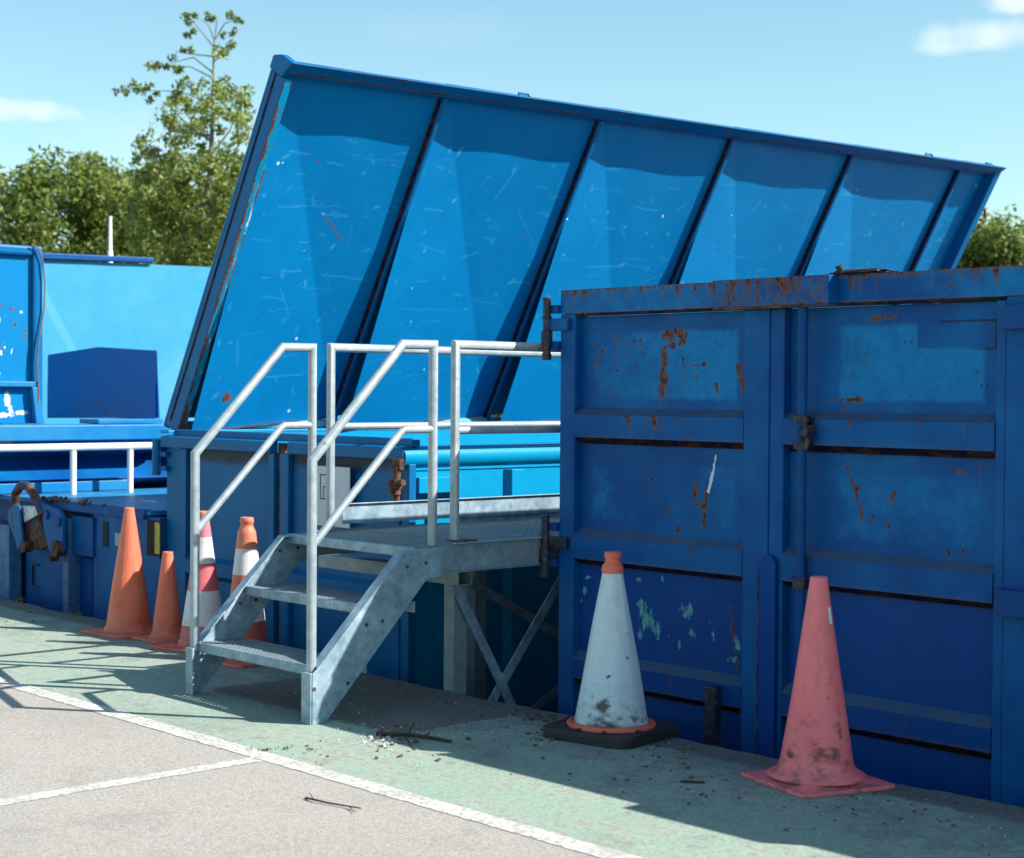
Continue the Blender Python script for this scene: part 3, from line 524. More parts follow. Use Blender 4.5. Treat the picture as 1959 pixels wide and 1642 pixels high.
def door2(x0, x1):
    d = MB(); d.box(x0, x1, Y2 + .055, Y2 + .078, -1.15, 1.081); do = d.build('door', CYAN_FR, c2)
    def dp(U, V):
        f = .25 * blob(U, V, .5, 1.9, .35, .4) + .35 * blob(U, V, .7, 1.4, .2, .6); r = np.zeros_like(U)
        for _ in range(12): r = np.maximum(r, blob(U, V, rng.uniform(0, x1 - x0), rng.uniform(.6, 2.2), .008, .01))
        u = .45; r = np.maximum(r, blob(U, V, .92, 1.46, .02, .04)); return {'fade_hilite': f, 'rust': r, 'grime_shade': .35 * np.clip((V - 2.12) / .1, 0, 1) + .55 * blob(U, V, .4, 2.2, .8, .1)}  # panel gets darker along its top edge
    sheet('panel', (x0 + .09, Y2 + .053, -1.15), (1, 0, 0), (0, 0, 1), x1 - x0 - .15, 2.23, CYAN_FR, do, dp, .014)
    m = MB(); m.box(x0, x0 + .088, Y2 + .02, Y2 + .054, -1.15, 1.081); m.build('stile', CYAN_FR, do, .005)
    m = MB(); m.box(x1 - .058, x1, Y2 + .02, Y2 + .054, -1.15, 1.081); m.build('stile', CYAN_FR, do, .005)
    for (za, zb) in ((.30, .38), (-.62, -.54)):
        m = MB(); m.prism([(x0 + .089, Y2 + .0525, za - .03), (x0 + .089, Y2 + .012, za), (x0 + .089, Y2 + .012, zb), (x0 + .089, Y2 + .0525, zb + .03)], (x1 - x0 - .148, 0, 0)); m.build('rail', CYAN_FR, do, .003)
    return do
door2(-9.559, -8.50); d2 = door2(-8.439, X2R - .071)
# hinges
xh = at_y(302, 850, Y2).x
h = MB(); h.tube([(xh, Y2 - .01, .90), (xh, Y2 - .01, 1.13)], .028, 12); h.box(xh, X2L + .04, Y2 - .005, Y2 + .02, .93, .96).box(xh, X2L + .04, Y2 - .005, Y2 + .02, 1.02, 1.05); h.build('hinge', CYAN_FR, c2, .003)
xh = at_y(762, 880, Y2 - .03).x
h = MB(); h.box(xh - .035, xh + .03, Y2 - .045, Y2 - .013, 1.03, 1.09).tube([(xh, Y2 - .04, .95), (xh, Y2 - .04, 1.05)], .024, 10).disc((xh, Y2 - .05, .955), (0, 0, 1), .036, .05).disc((xh, Y2 - .05, .915), (0, 0, 1), .03, .03).tube([(xh - .02, Y2 - .05, .965), (xh + .07, Y2 - .05, .965)], .018, 10).disc((xh, Y2 - .04, .88), (0, 0, 1), .018, .05); h.build('rusty_latch', RUST, c2, .002)
# ---- the lid (frame, five ribs, diagonally creased sheet between ribs)
PH0, PH1 = Vector((-9.79, 5.90, 1.225)), Vector((-9.79, 13.50, 1.27)); PT0, PT1 = Vector((-8.545, 5.90, 3.425)), Vector((-8.555, 13.50, 3.51))
def LP(y, t, n=0.):                                   # point on the lid: y along its length, t from hinge (0) to free edge (1), n = metres off the sheet towards the opening
    s_ = (y - 5.9) / 7.6; a = PH0.lerp(PH1, s_); b = PT0.lerp(PT1, s_); d = b - a; N = Vector((d.z, 0, -d.x)).normalized(); return a + d * t + N * n
lid = MB(); lid.prism([LP(5.93, .01, -.045), LP(5.93, .98, -.045), LP(5.93, .98, -.035), LP(5.93, .01, -.035)], LP(13.47, .5) - LP(5.93, .5)); lido = lid.build('lid', CYAN, c2)
ribs = [7.169, 8.589, 9.99, 11.461, 12.98]; bays = [5.95] + ribs + [13.45]
for i in range(6):
    y0, y1 = bays[i], bays[i + 1]; a = LP(y0, .012); e = LP(y0, .99) - a; L_ = e.length; e.normalize(); g = LP(y1, .012) - a; W_ = g.length; g.normalize()
    fold = .17 if i < 5 else .012
    def dsp(U, V, W_=W_, L_=L_, fold=fold):
        u, v = U / W_, V / L_; tl = np.clip((1 - v) - u, 0, 1)           # inside the lower-left triangle
        return fold * tl * 1.0 + .004 * np.sin(u * 9 + i) * np.sin(v * 6)
    def lpnt(U, V, W_=W_, L_=L_):
        s_ = np.zeros_like(U); r = np.zeros_like(U); w_ = np.zeros_like(U)
        for _ in range(62):
            u, v = rng.uniform(.05, W_), rng.uniform(.3, L_ * .85); ln = rng.uniform(.03, .42) * rng.uniform(.3, 1); an = rng.normal(-.08, .10) if rng.random() < .75 else rng.uniform(-1.6, 1.6); bd = rng.uniform(-.07, .07); mid = (u + .5 * ln * math.cos(an + bd), v + .5 * ln * math.sin(an + bd)); en = (u + ln * math.cos(an), v + ln * math.sin(an)); ww, kk = rng.uniform(.003, .006), rng.uniform(.10, .5) ** 1.3
            s_ = np.maximum(s_, np.maximum(seg(U, V, (u, v), mid, ww), seg(U, V, mid, en, ww)) * kk)
        for _ in range(26): s_ = np.maximum(s_, blob(U, V, rng.uniform(0, W_), rng.uniform(.2, L_ * .85), rng.uniform(.01, .05), rng.uniform(.008, .025), rng.uniform(0, 3)) * rng.uniform(.15, .6))
        for _ in range(6): w_ = np.maximum(w_, blob(U, V, rng.uniform(0, W_), rng.uniform(.2, L_ * .9), rng.uniform(.006, .018), rng.uniform(.006, .012), rng.uniform(0, 3)) * rng.uniform(.5, 1.2))
        for _ in range(7): r = np.maximum(r, blob(U, V, rng.uniform(0, W_), rng.uniform(.2, L_ * .9), .012, .007, rng.uniform(0, 3)) * 1.2)
        if i == 0:
            r = np.maximum(r, blob(U, V, .22, .24, .05, .05) * .9); r = np.maximum(r, seg(U, V, (.62, 1.5), (.82, 1.34), .006) * .8)
        r = np.maximum(r, .62 * np.clip((.03 - V) / .03, 0, 1)); return {'rust': r, 'wht': w_, 'sct': s_}
    sheet('lid_sheet', tuple(a), tuple(g), tuple(e), W_, L_, CYAN_IN, lido, lpnt, .0095, dsp)
m = MB(); m.prism([LP(5.892, .955, -.085), LP(5.892, .988, -.085), LP(5.892, 1.002, .0), LP(5.892, 1.001, .128), LP(5.892, .968, .075), LP(5.892, .955, .06)], (0, .055, 0)); m.build('lid_corner', CYAN_FR, lido, .01)
for y in ribs:
    m = MB(); m.prism([LP(y - .028, .01, .001), LP(y - .018, .01, .055), LP(y + .008, .01, .055), LP(y + .020, .01, .001)], LP(y, .955) - LP(y, .01)); rbo = m.build('lid_rib', CYAN_FR, lido, .003)
    m = MB(); m.prism([LP(y - .0285, .01, .0085), LP(y - .0285, .01, .020), LP(y - .0235, .01, .040), LP(y - .0205, .01, .040)], LP(y, .952) - LP(y, .01)); m.build('shaded_rust_seam', RUSTD, rbo)  # rusty line plus the rib's shadow side, painted near-black
def beam(pa, pb, prof): m = MB(); return m
m = MB(); m.prism([LP(5.90, -.01, -.05), LP(5.90, -.01, .095), LP(5.955, -.01, .095), LP(5.955, -.01, .03), LP(5.975, -.01, .03), LP(5.975, -.01, -.05)], LP(5.9, .955) - LP(5.9, -.01)); m.build('lid_end_frame', CYAN_FR, lido, .008)
m = MB(); m.prism([LP(5.897, .01, -.018), LP(5.897, .01, .0), LP(5.8995, .01, .0), LP(5.8995, .01, -.018)], LP(5.9, .97) - LP(5.9, .01)); m.build('seam_rust', RUSTD, lido)
e = LP(5.9, .955, .097) - LP(5.9, .0, .097); LL = e.length; e.normalize()
def efp(U, V):
    q = np.zeros_like(U); w_ = np.zeros_like(U)
    for _ in range(90): v = rng.uniform(0, LL) ** 1.0; q = np.maximum(q, blob(U, V, rng.choice([0., .01, .05]), v, rng.uniform(.006, .016), rng.uniform(.01, .12)) * rng.uniform(.6, 1.3))
    for _ in range(40): w_ = np.maximum(w_, blob(U, V, rng.uniform(.03, .055), rng.uniform(0, LL * .8), .008, rng.uniform(.01, .08)) * rng.uniform(.5, 1.))
    q = np.maximum(q, .8 * blob(U, V, .02, .05, .06, .22)); return {'rust': q, 'wht': w_ * .7, 'sct': w_}
sheet('frame_edge', tuple(LP(5.902, .0, .097)), (0, 1, 0), tuple(e), .052, LL, CYAN, lido, efp, .0065)

m = MB(); m.tube([LP(5.938, -.02, -.068), LP(5.938, .96, -.068)], .034, 16); m.build('lid_end_tube', CYAN_FR, lido)
m = MB(); m.prism([LP(13.42, -.01, -.05), LP(13.42, -.01, .10), LP(13.5, -.01, .10), LP(13.5, -.01, -.05)], LP(13.5, .99) - LP(13.5, -.01)); m.build('lid_end_frame', CYAN_FR, lido, .008)
m = MB(); a = [LP(5.90, .985, -.03), LP(5.90, 1.0, .10), LP(5.90, 1.0, .13), LP(5.90, .968, .075), LP(5.90, .960, .06), LP(5.90, .955, -.03)]; m.prism(a, LP(13.5, 1.0) - LP(5.90, 1.0)); tfo = m.build('lid_top_frame', CYAN_FR, lido, .004)
e = LP(5.9, 1.0, .13) - LP(5.9, .968, .075); LL = e.length; e.normalize(); g = (LP(13.5, 1.) - LP(5.9, 1.)).normalized(); nn = g.cross(e)
def tfp(U, V):
    q = np.zeros_like(U)
    for _ in range(110): u = rng.choice([rng.uniform(0, 7.5), rng.uniform(0, 3.2)]); q = np.maximum(q, blob(U, V, u, rng.choice([0., 0., 0., .095]) + rng.uniform(-.01, .01), rng.uniform(.03, .30), rng.uniform(.008, .022)) * rng.uniform(.5, 1.1))
    return {'rust': q}
sheet('frame_lip', tuple(LP(5.91, .968, .075) + nn * .003), tuple(g), tuple(e), 7.58, LL, CYAN_FR, tfo, tfp, .012)
m = MB(); m.tube([LP(5.98, .0, .03), LP(13.48, .0, .03)], .035, 16); m.build('hinge_tube', HILIT, lido)
for (y) in (7.75, 12.35):
    p = LP(y, 1.0, .10) - Vector((0, 0, .006)); m = MB(); m.tube([p + Vector((0, -.04, 0)), p + Vector((0, -.04, .018)), p + Vector((0, .04, .02)), p + Vector((0, .06, .0))], .009, 8); m.build('lifting_lug', CYAN_FR, lido)
p = LP(13.5, .84, .03); m = MB(); m.tube([p, p + Vector((0, .10, -.02)), p + Vector((0, .12, -.10)), p + Vector((.0, .04, -.12))], .014, 8); m.build('catch', RUST, lido)
# sign on the right door
a = at_y(606, 889, Y2 + .01); b = at_y(670, 1005, Y2 + .01); zt, zb = at_y(640, 893, Y2 + .01).z, at_y(640, 1008, Y2 + .01).z
sg = MB(); sg.box(a.x, b.x, Y2 + .004, Y2 + .010, zb, zt); sgo = sg.build('door_sign', SIGN, c2)
m = MB(); y = Y2 + .0025
def ln(x0, x1, z0, z1): m.box(x0, x1, y, Y2 + .0038, z0, z1)
x0 = at_y(612, 907, y).x; x1 = x0 + .11; z1 = at_y(612, 907, y).z; z0 = at_y(612, 955, y).z
ln(x0, x0 + .007, z0, z1); ln(x0, x1, z1 - .007, z1 - .0001); ln(x0, x1, z0, z0 + .007); ln(x1 - .007, x1, z0 + .0, z1 - .1); ln(x0 + .03, x0 + .036, z0 + .008, z0 + .075); ln(x0 + .036, x0 + .09, z0 + .069, z0 + .075); ln(x0 + .084, x0 + .09, z0 + .008, z0 + .068)
m.build('sign_drawing', SIGNINK, sgo)

# ---------------------------------------------------------------- galvanised stair and landing
XA, XB = -7.14, -6.19; TR = .0220
st = thing('access_stair', (-6.67, 4.4, 0), 'galvanised three step stair with tubular handrails in front of the striped cones', 'stair')
def stringer(x, flange):
    o = st; P = [(4.410, .0), (4.480, .0), (5.045, .588), (5.145, .602), (5.150, .732), (4.925, .732), (4.442, .245), (4.410, .22)]
    m = MB(); m.prism([(x, y, z) for y, z in P], (.007, 0, 0)); f = flange
    so_ = m.build('stringer', GALV, st, .0015)
    e1 = MB(); a, b = (.0075, f) if f > 0 else (f, -.0005)
    e1.prism([(x + a, 4.442, .245), (x + a, 4.925, .732), (x + a, 4.929, .728), (x + a, 4.447, .241)], (b - a, 0, 0)).box(x + a, x + b, 4.932, 5.15, .727, .732); e1.build('top_flange', GALV, so_)
    e2 = MB(); e2.prism([(x + a, 4.4065, .0), (x + a, 4.4065, .222), (x + a, 4.414, .222), (x + a, 4.414, .0)], (b - a, 0, 0)); e2.build('front_plate', GALV, so_, .001)
    for (y, z) in ((4.60, .16), (4.70, .41), (4.79, .40 + .02), (4.93, .655), (5.04, .665), (4.42, .155)):
        bt = MB(); bt.disc((x + .0085, y, z), (1, 0, 0), .0085, .004, 10); bt.build('bolt', RUST, so_)
    return so_
stringer(XB + .045, -.052); stringer(XA - .012, .052)
m = MB(); m.box(XB - .016, XB + .0525, 4.398, 4.4055, .0, .222); m.build('foot_plate', GALV, st, .002)
m = MB(); m.box(XA - .0125, XA + .048, 4.398, 4.4055, .0, .222); m.build('foot_plate', GALV, st, .002)
def perforated(m, x0, x1, y0, y1, z, cx=.0155, cy=.0135, th=.003, k=2):
    nx, ny = int((x1 - x0) / cx), int((y1 - y0) / cy); nx += 1 - nx % 2; ny += 1 - ny % 2; cx, cy = (x1 - x0) / nx, (y1 - y0) / ny; base = len(m.v)
    m.v += [(x0 + i * cx, y0 + j * cy, z) for j in range(ny + 1) for i in range(nx + 1)]
    for j in range(ny):
        for i in range(nx):
            if i % k == 1 and j % k == 1: continue
            a = base + j * (nx + 1) + i; m.face((a, a + 1, a + nx + 2, a + nx + 1))
for i, (y, z) in enumerate(((4.449, .243), (4.725, .492))):
    m = MB(); perforated(m, XA - .004, XB + .044, y + .014, y + .255, z); to = m.build('tread', DECK, st); s_ = to.modifiers.new('thick', 'SOLIDIFY'); s_.thickness = .003
    m = MB(); m.box(XA - .004, XB + .044, y, y + .0135, z - .045, z + .002); m.build('nosing', GALV, to, .006)
    m = MB(); m.box(XA - .004, XB + .044, y + .256, y + .260, z - .05, z); m.build('rear_lip', GALV, to)
m = MB(); perforated(m, XA - .004, XB + .044, 4.99, 5.40, .736, .012, .012, .003, 3); to = m.build('landing_tread', DECK, st); s_ = to.modifiers.new('thick', 'SOLIDIFY'); s_.thickness = .003
m = MB(); m.box(XA - .004, XB + .044, 4.972, 4.989, .69, .738); m.build('nosing', GALV, to, .006)
def mitre(p, q, r_, r=TR): return [p, q, r_]
def sharp_rails(x):
    # mitred tube corners: short extra rings at each bend keep the sharp knee
    hr = MB(); pts = [(x, 4.440, .205), (x, 4.440, 1.146), (x, 4.938, 1.662), (x, 5.120, 1.664), (x, 5.120, .738)]
    V_ = [Vector(p) for p in pts]; n = 16; o = len(hr.v); b = Vector((1, 0, 0))
    for i, p in enumerate(V_):
        din = (V_[i] - V_[i - 1]).normalized() if i else (V_[1] - V_[0]).normalized(); dout = (V_[i + 1] - V_[i]).normalized() if i < len(V_) - 1 else din
        t = (din + dout).normalized(); k = 1 / max(.3, t.dot(dout)); nn = t.cross(b)
        for j in range(n): a = 2 * math.pi * j / n; hr.v.append(tuple(p + b * math.cos(a) * TR + nn * math.sin(a) * TR * k))
    hr.smooth = True
    for i in range(len(V_) - 1):
        for j in range(n): hr.face((o + i * n + j, o + i * n + (j + 1) % n, o + (i + 1) * n + (j + 1) % n, o + (i + 1) * n + j))
    ho = hr.build('handrail', GTUBE, st); md = ho.modifiers.new('split', 'EDGE_SPLIT'); md.split_angle = R(30)
    m = MB(); m.tube([(x, 4.452, .782), (x, 4.925, 1.258), (x, 4.950, 1.275), (x, 5.112, 1.275)], TR * .84); m.build('mid_rail', GTUBE, ho)
sharp_rails(XB); sharp_rails(XA)
wk = thing('walkway', (-6.67, 6.2, -1.3), 'galvanised raised walkway on cross braced legs running between the two blue containers', 'walkway')
m = MB(); perforated(m, XA - .027, XB + .040, 5.41, 7.6, .738, .016, .016, .003, 3); to = m.build('deck', DECK, wk); s_ = to.modifiers.new('thick', 'SOLIDIFY'); s_.thickness = .003
m = MB(); perforated(m, XA - .027, XB + .040, 7.6, 11.5, .738, .05, .05, .003, 4); to = m.build('deck', DECK, wk)
for x in (XA - .036, XB + .0455):
    m = MB(); m.box(x, x + .007, 5.152, 11.5, .615, .742); m.build('side_beam', DULL, wk, .002)
m = MB(); m.box(XB + .0535, XB + .075, 5.20, 11.5, .744, .750); m.box(XB + .053, XB + .07, 5.152, 11.5, .613, .6145); m.build('beam_flange', GALV, wk)
m = MB(); m.box(XB - .03, XB + .06, 5.225, 5.345, .7505, .757); m.build('joint_plate', RUST, wk)
def krail(x, y0, y1, z1=1.668):
    hr = MB(); pts = [(x, y0, .745), (x, y0, z1), (x, y1, z1)]; V_ = [Vector(p) for p in pts]; n = 16; b = Vector((1, 0, 0))
    for i, p in enumerate(V_):
        din = (V_[i] - V_[i - 1]).normalized() if i else (V_[1] - V_[0]).normalized(); dout = (V_[i + 1] - V_[i]).normalized() if i < len(V_) - 1 else din
        t = (din + dout).normalized(); k = 1 / max(.3, t.dot(dout)); nn = t.cross(b)
        for j in range(n): a = 2 * math.pi * j / n; hr.v.append(tuple(p + b * math.cos(a) * TR + nn * math.sin(a) * TR * k))
    hr.smooth = True
    for i in range(len(V_) - 1):
        for j in range(n): hr.face((i * n + j, i * n + (j + 1) % n, (i + 1) * n + (j + 1) % n, (i + 1) * n + j))
    ho = hr.build('guard_rail', GTUBE, wk); md = ho.modifiers.new('split', 'EDGE_SPLIT'); md.split_angle = R(30)
    m = MB(); m.tube([(x, y0, 1.268), (x, y1, 1.272)], TR * .84); m.build('mid_rail', GTUBE, ho)
    for yy in np.arange(y0 + 1.9, y1, 1.9): m = MB(); m.tube([(x, yy, .745), (x, yy, z1 - TR)], TR); m.build('rail_post', GTUBE, ho)
krail(XA, 5.234, 11.5); krail(XB, 5.254, 11.5)
m = MB(); m.box(XA + .024, XA + .030, 5.29, 11.5, .772, .872); m.box(XA + .0235, XA + .045, 5.29, 11.5, .8725, .8765); m.build('toe_board', GALV, wk, .001)
m = MB(); m.box(XA + .010, XA + .016, 6.03, 11.5, .742, .83); m.build('lower_toe_board', GALV, wk)
# supports
tq, tq2 = at_y(877, 1094, 5.40), at_y(877, 1121, 5.40)
t_ = .006; x0, x1, y0, y1, z0, z1 = -7.47, tq.x, 5.40, 5.49, tq2.z, tq.z
m = MB(); m.box(x0, x1, y0, y0 + t_, z0, z1).box(x0, x1, y1 - t_, y1, z0, z1).box(x0, x1, y0 + t_, y1 - t_, z1 - t_, z1).box(x0, x1, y0 + t_, y1 - t_, z0, z0 + t_); m.build('cross_tube', DULL, wk, .001)
m = MB(); m.box(x1 - .16, x1 - .02, 5.41, 5.48, z1 + .001, .735); m.build('packer', DULL, wk, .002)
LX = at_y(868, 1200, 5.435).x
def leg(x, y, zt): m = MB(); m.box(x - .075, x, y, y + .085, -1.3, zt); m.build('leg', DULL, wk, .003)
leg(LX, 5.435, z0 - .001); leg(-7.13, 6.2, .615); leg(LX, 7.5, .615); leg(-7.10, 7.5, .615)
def brace(p, q, t=.008, w=.05, dx=0):
    m = MB(); p, q = Vector(p), Vector(q); a = (q - p).normalized(); n = Vector((1, 0, 0)); b = a.cross(n); m.frame((p + q) / 2 + Vector((dx, 0, 0)), a, b, n, (q - p).length, w, t); m.build('brace', GALV, wk, .001)
XBR = LX + .012
def bp(px, py): v = at_x(px, py, XBR); return (XBR, v.y, v.z)
def ext(a, b, k): a, b = Vector(a), Vector(b); return a, b + (b - a) * k
brace(*ext(bp(866, 1115), bp(963, 1322), 2.2), dx=.012); a, b = ext(bp(962, 1305), bp(1062, 1130), .6); brace(a - (b - a) * 1.2, b, dx=0)
pa, pb = at_x(893, 1110, -7.13), at_x(1065, 1212, -7.13); brace(pa - (pb - pa) * .3, pb + (pb - pa) * .5); pa, pb = at_x(1028, 1352, -7.05), at_x(1070, 1318, -7.05); brace(pa - (pb - pa) * 1, pb + (pb - pa) * 6); 

# ---------------------------------------------------------------- cones
def cone(name, loc, rot, label, mat, prof, base, bmat, group=None, seg_=48, neck=None, tilt=(0, 0)):
    t = thing(name, loc, label, 'traffic cone', group); O = Vector(loc)
    m = MB(); m.smooth = True; n = seg_; rr, hz = prof[0]
    P = [];
    # refine profile
    for (r0, z0), (r1, z1) in zip(prof[:-1], prof[1:]):
        k = max(1, int(abs(z1 - z0) / .012)); P += [(r0 + (r1 - r0) * i / k, z0 + (z1 - z0) * i / k) for i in range(k)]
    P.append(prof[-1])
    for (r_, z_) in P:
        for j in range(n): a = 2 * math.pi * j / n; ng = 10 if name == 'sleeved_cone' else 12; fct = math.cos(math.pi / ng) / math.cos((a % (2 * math.pi / ng)) - math.pi / ng); r_w = r_ * (.45 + .55 * fct if name in ('sleeved_cone', 'traffic_cone') else 1.) * (1 + .012 * math.sin(2 * a + z_ * 7 + O.x * 3) + .008 * math.sin(5 * a - z_ * 11 + O.x)); m.v.append((O.x + r_w * math.cos(a) + tilt[0] * z_, O.y + r_w * math.sin(a) + tilt[1] * z_, O.z + z_))
    for i in range(len(P) - 1):
        for j in range(n): m.face((i * n + j, i * n + (j + 1) % n, (i + 1) * n + (j + 1) % n, (i + 1) * n + j))
    m.smooth = False; L = len(P) - 1; m.face([L * n + j for j in range(n)])
    at = {}
    if name == 'faded_cone':
        V_ = np.array(m.v) - np.array(loc); ang = np.arctan2(V_[:, 1], V_[:, 0]); va = math.atan2(-loc[1], -loc[0]); da = (ang - va + math.pi) % (2 * math.pi) - math.pi; z_ = V_[:, 2]; g = np.zeros(len(V_))
        for (a0, zz, ra, rz, k) in ((.1, .13, .75, .045, .75), (.55, .12, .3, .05, .8), (.55, .40, .16, .045, .6), (-.6, .36, .14, .05, .5), (.45, .30, .2, .13, .5), (-.9, .12, .3, .03, .9), (.8, .25, .25, .16, .55)): g = np.maximum(g, k * np.clip(1 - ((da - a0) / ra) ** 2 - ((z_ - zz) / rz) ** 2, 0, 1))
        at = {'grime_shade': g}
    if name == 'sleeved_cone':
        V_ = np.array(m.v) - np.array(loc); ang = np.arctan2(V_[:, 1], V_[:, 0]); va = math.atan2(-loc[1], -loc[0]); da = (ang - va + math.pi) % (2 * math.pi) - math.pi; z_ = V_[:, 2]; g = np.zeros(len(V_))
        for (a0, zz, ra, rz, k) in ((-.25, .145, .22, .045, 1.1), (-.62, .185, .10, .035, .7), (-.12, .27, .07, .011, 1.2), (.62, .34, .09, .012, 1.2), (0, .06, 2., .07, .62), (-.3, .12, .6, .12, .55), (.7, .10, .5, .08, .5)): g = np.maximum(g, k * np.clip(1 - ((da - a0) / ra) ** 2 - ((z_ - zz) / rz) ** 2, 0, 1))
        at = {'grime_shade': g}
    b = m.build('body', mat, t, attrs=at or None)
    # square base with rounded corners
    s_, hgt, rad, lift = base; m = MB(); ring = []
    for q in range(4):
        for a in np.linspace(0, math.pi / 2, 6): a2 = a + q * math.pi / 2; cx_ = (s_ / 2 - rad) * (1 if q in (0, 3) else -1); cy_ = (s_ / 2 - rad) * (1 if q in (0, 1) else -1); ring.append((cx_ + rad * math.cos(a2), cy_ + rad * math.sin(a2)))
    c_, sn = math.cos(rot), math.sin(rot); ring = [(x * c_ - y * sn, x * sn + y * c_) for x, y in ring]; nr = len(ring); R0 = prof[0][0]
    lay = [(1., 0., 1), (1., hgt * .6, 1), (.985, hgt, 1)]
    for (k, z_, _) in lay:
        for x, y in ring: m.v.append((O.x + x * k, O.y + y * k, O.z + z_ + .002))
    # blend from square to round
    for f_ in (.33, .66, 1.):
        for x, y in ring:
            a = math.atan2(y, x); rx, ry = R0 * math.cos(a), R0 * math.sin(a); m.v.append((O.x + x * .985 * (1 - f_) + rx * f_, O.y + y * .985 * (1 - f_) + ry * f_, O.z + hgt + lift * f_ ** 2))
    m.smooth = False
    for i in range(5):
        if i >= 3: m.smooth = True
        for j in range(nr): m.face((i * nr + j, i * nr + (j + 1) % nr, (i + 1) * nr + (j + 1) % nr, (i + 1) * nr + j))
    m.build('base', bmat, t); return t
def tops(r, z): return [(r, z - .004), (r * .93, z), (r * .55, z - .0005), (r * .5, z - .012)]
cone('traffic_cone', (-9.18, 5.255, 0), .1, 'large plain orange cone, tallest of the cones left of the stair', M_A, [(.158, .012), (.142, .035), (.134, .045), (.030, .73)] + tops(.030, .745), (.42, .014, .03, .012), M_A)
cone('traffic_cone', (-8.80, 5.29, 0), .0, 'small plain orange cone, shortest one, beside the large plain orange cone', M_A, [(.118, .010), (.100, .03), (.090, .04), (.031, .495)] + tops(.031, .508), (.32, .012, .03, .01), M_A)
cone('striped_cone', (-8.385, 5.27, 0), .25, 'dirty orange pink and white banded cone directly behind the left handrail post', M_C, [(.160, .012), (.14, .03), (.132, .045), (.034, .70), (.030, .735), (.033, .755)] + tops(.032, .768), (.44, .016, .03, .012), M_C)
cone('striped_cone', (-7.845, 5.20, 0), .1, 'orange and white banded cone with a blunt neck behind the stair stringer', M_D, [(.155, .012), (.132, .03), (.120, .045), (.048, .69), (.034, .72), (.033, .735), (.038, .74)] + tops(.036, .768), (.44, .016, .03, .012), M_D)
ce = cone('sleeved_cone', (-5.135, 5.235, 0), .17, 'grimy white sleeved cone with orange tip on a black rubber base', M_E, [(.164, .052), (.160, .060), (.043, .695)] + [(.040, .700)], (.45, .045, .07, .004), RUBBER)
def lathe(prof, O, n=40):
    m = MB(); m.smooth = True
    for r_, z_ in prof:
        for j in range(n): a = 2 * math.pi * j / n; m.v.append((O[0] + r_ * math.cos(a), O[1] + r_ * math.sin(a), z_))
    for i in range(len(prof) - 1):
        for j in range(n): m.face((i * n + j, i * n + (j + 1) % n, (i + 1) * n + (j + 1) % n, (i + 1) * n + j))
    m.smooth = False; m.face([(len(prof) - 1) * n + j for j in range(n)]); return m
CE = (-5.135, 5.235)
lathe([(.045, .690), (.047, .705), (.043, .722), (.032, .735), (.030, .748), (.035, .756), (.036, .772), (.032, .779), (.022, .78), (.020, .77)], CE).build('tip', M_EO, ce)
m = lathe([(.188, .046), (.190, .056), (.182, .064), (.166, .066), (.163, .056)], CE); m.build('collar', M_EO, ce)
for a in (-2.9, -2.2, -1.55, -.95, -.2): m = MB(); m.frame((CE[0] + .20 * math.cos(a), CE[1] + .20 * math.sin(a), .050), Vector((math.cos(a), math.sin(a), 0)), Vector((-math.sin(a), math.cos(a), 0)), Vector((0, 0, 1)), .05, .012, .014); m.build('base_rib', RUBBER, ce, .003)
cf = cone('faded_cone', (-4.02, 5.195, 0), -.30, 'faded pink red cone with black scuffs at the right on the quay edge', M_F, [(.180, .026), (.182, .034), (.160, .046), (.143, .060), (.135, .080), (.033, .755)] + tops(.033, .770), (.42, .014, .02, .016), M_F)
m = MB(); O = Vector((-4.02, 5.195, 0)); a = math.atan2(-5.2, 4.02) + .75; z0, z1 = .60, .66; rr = lambda z: .135 + (.033 - .135) * (z - .075) / .68 + .0025
m.add([(O.x + rr(z) * math.cos(a + d), O.y + rr(z) * math.sin(a + d), z) for z, d in ((z0, 0), (z0, .28), (z1, .28), (z1, 0))], [(0, 1, 2, 3)]); m.build('white_sticker', WHITE, cf)

# ---------------------------------------------------------------- left machinery: compactor bin with hook
c3 = thing('compactor_bin', (-10.9, 5.8, -1.3), 'low dark blue compactor bin with a rusty lifting hook at the left edge', 'container')
X3 = -12.6; Yf = 5.80; ZT = .665
m = MB(); m.box(X3, -9.90, Yf + .06, 6.2, -1.25, ZT - .03); m.build('body', BLUE_LO, c3)
def dk(U, V): 
    r = np.zeros_like(U); 
    for _ in range(26): r = np.maximum(r, blob(U, V, rng.uniform(.3, 2.2), rng.uniform(0, .1), rng.uniform(.01, .06), rng.uniform(.01, .035)) * 1.1)
    return {'rust': r, 'fade_hilite': 0 * U + .5, 'wht': .8 * blob(U, V, 1.9, .5, .2, .05)}
m = MB(); m.box(X3, -9.83, Yf - .02, 9.0, ZT - .03, ZT); dko = m.build('deck', SKYB, c3, .006)
sheet('deck_top', (X3, Yf - .02, ZT + .002), (1, 0, 0), (0, 1, 0), 2.77, 1.5, SKYB, dko, dk, .02)
m = MB(); m.prism([(-11.3, Yf - .05, ZT - .055), (-11.3, Yf - .03, ZT + .004), (-11.3, Yf + .02, ZT + .006), (-11.3, Yf + .02, ZT - .055)], (1.42, 0, 0)); m.build('deck_rim', BLUE_RUSTY, c3, .006)
m = MB(); m.smooth = False
for _ in range(16): x = rng.uniform(-11.3, -10.4); r_ = rng.uniform(.015, .04); m.tube([(x - r_, Yf - .04 + rng.uniform(-.01, .02), ZT + .006), (x + r_, Yf - .03, ZT + .012 + rng.uniform(0, .02))], [r_ * .5, r_ * .35], 6)
m.build('rust_lumps', RUST, c3)
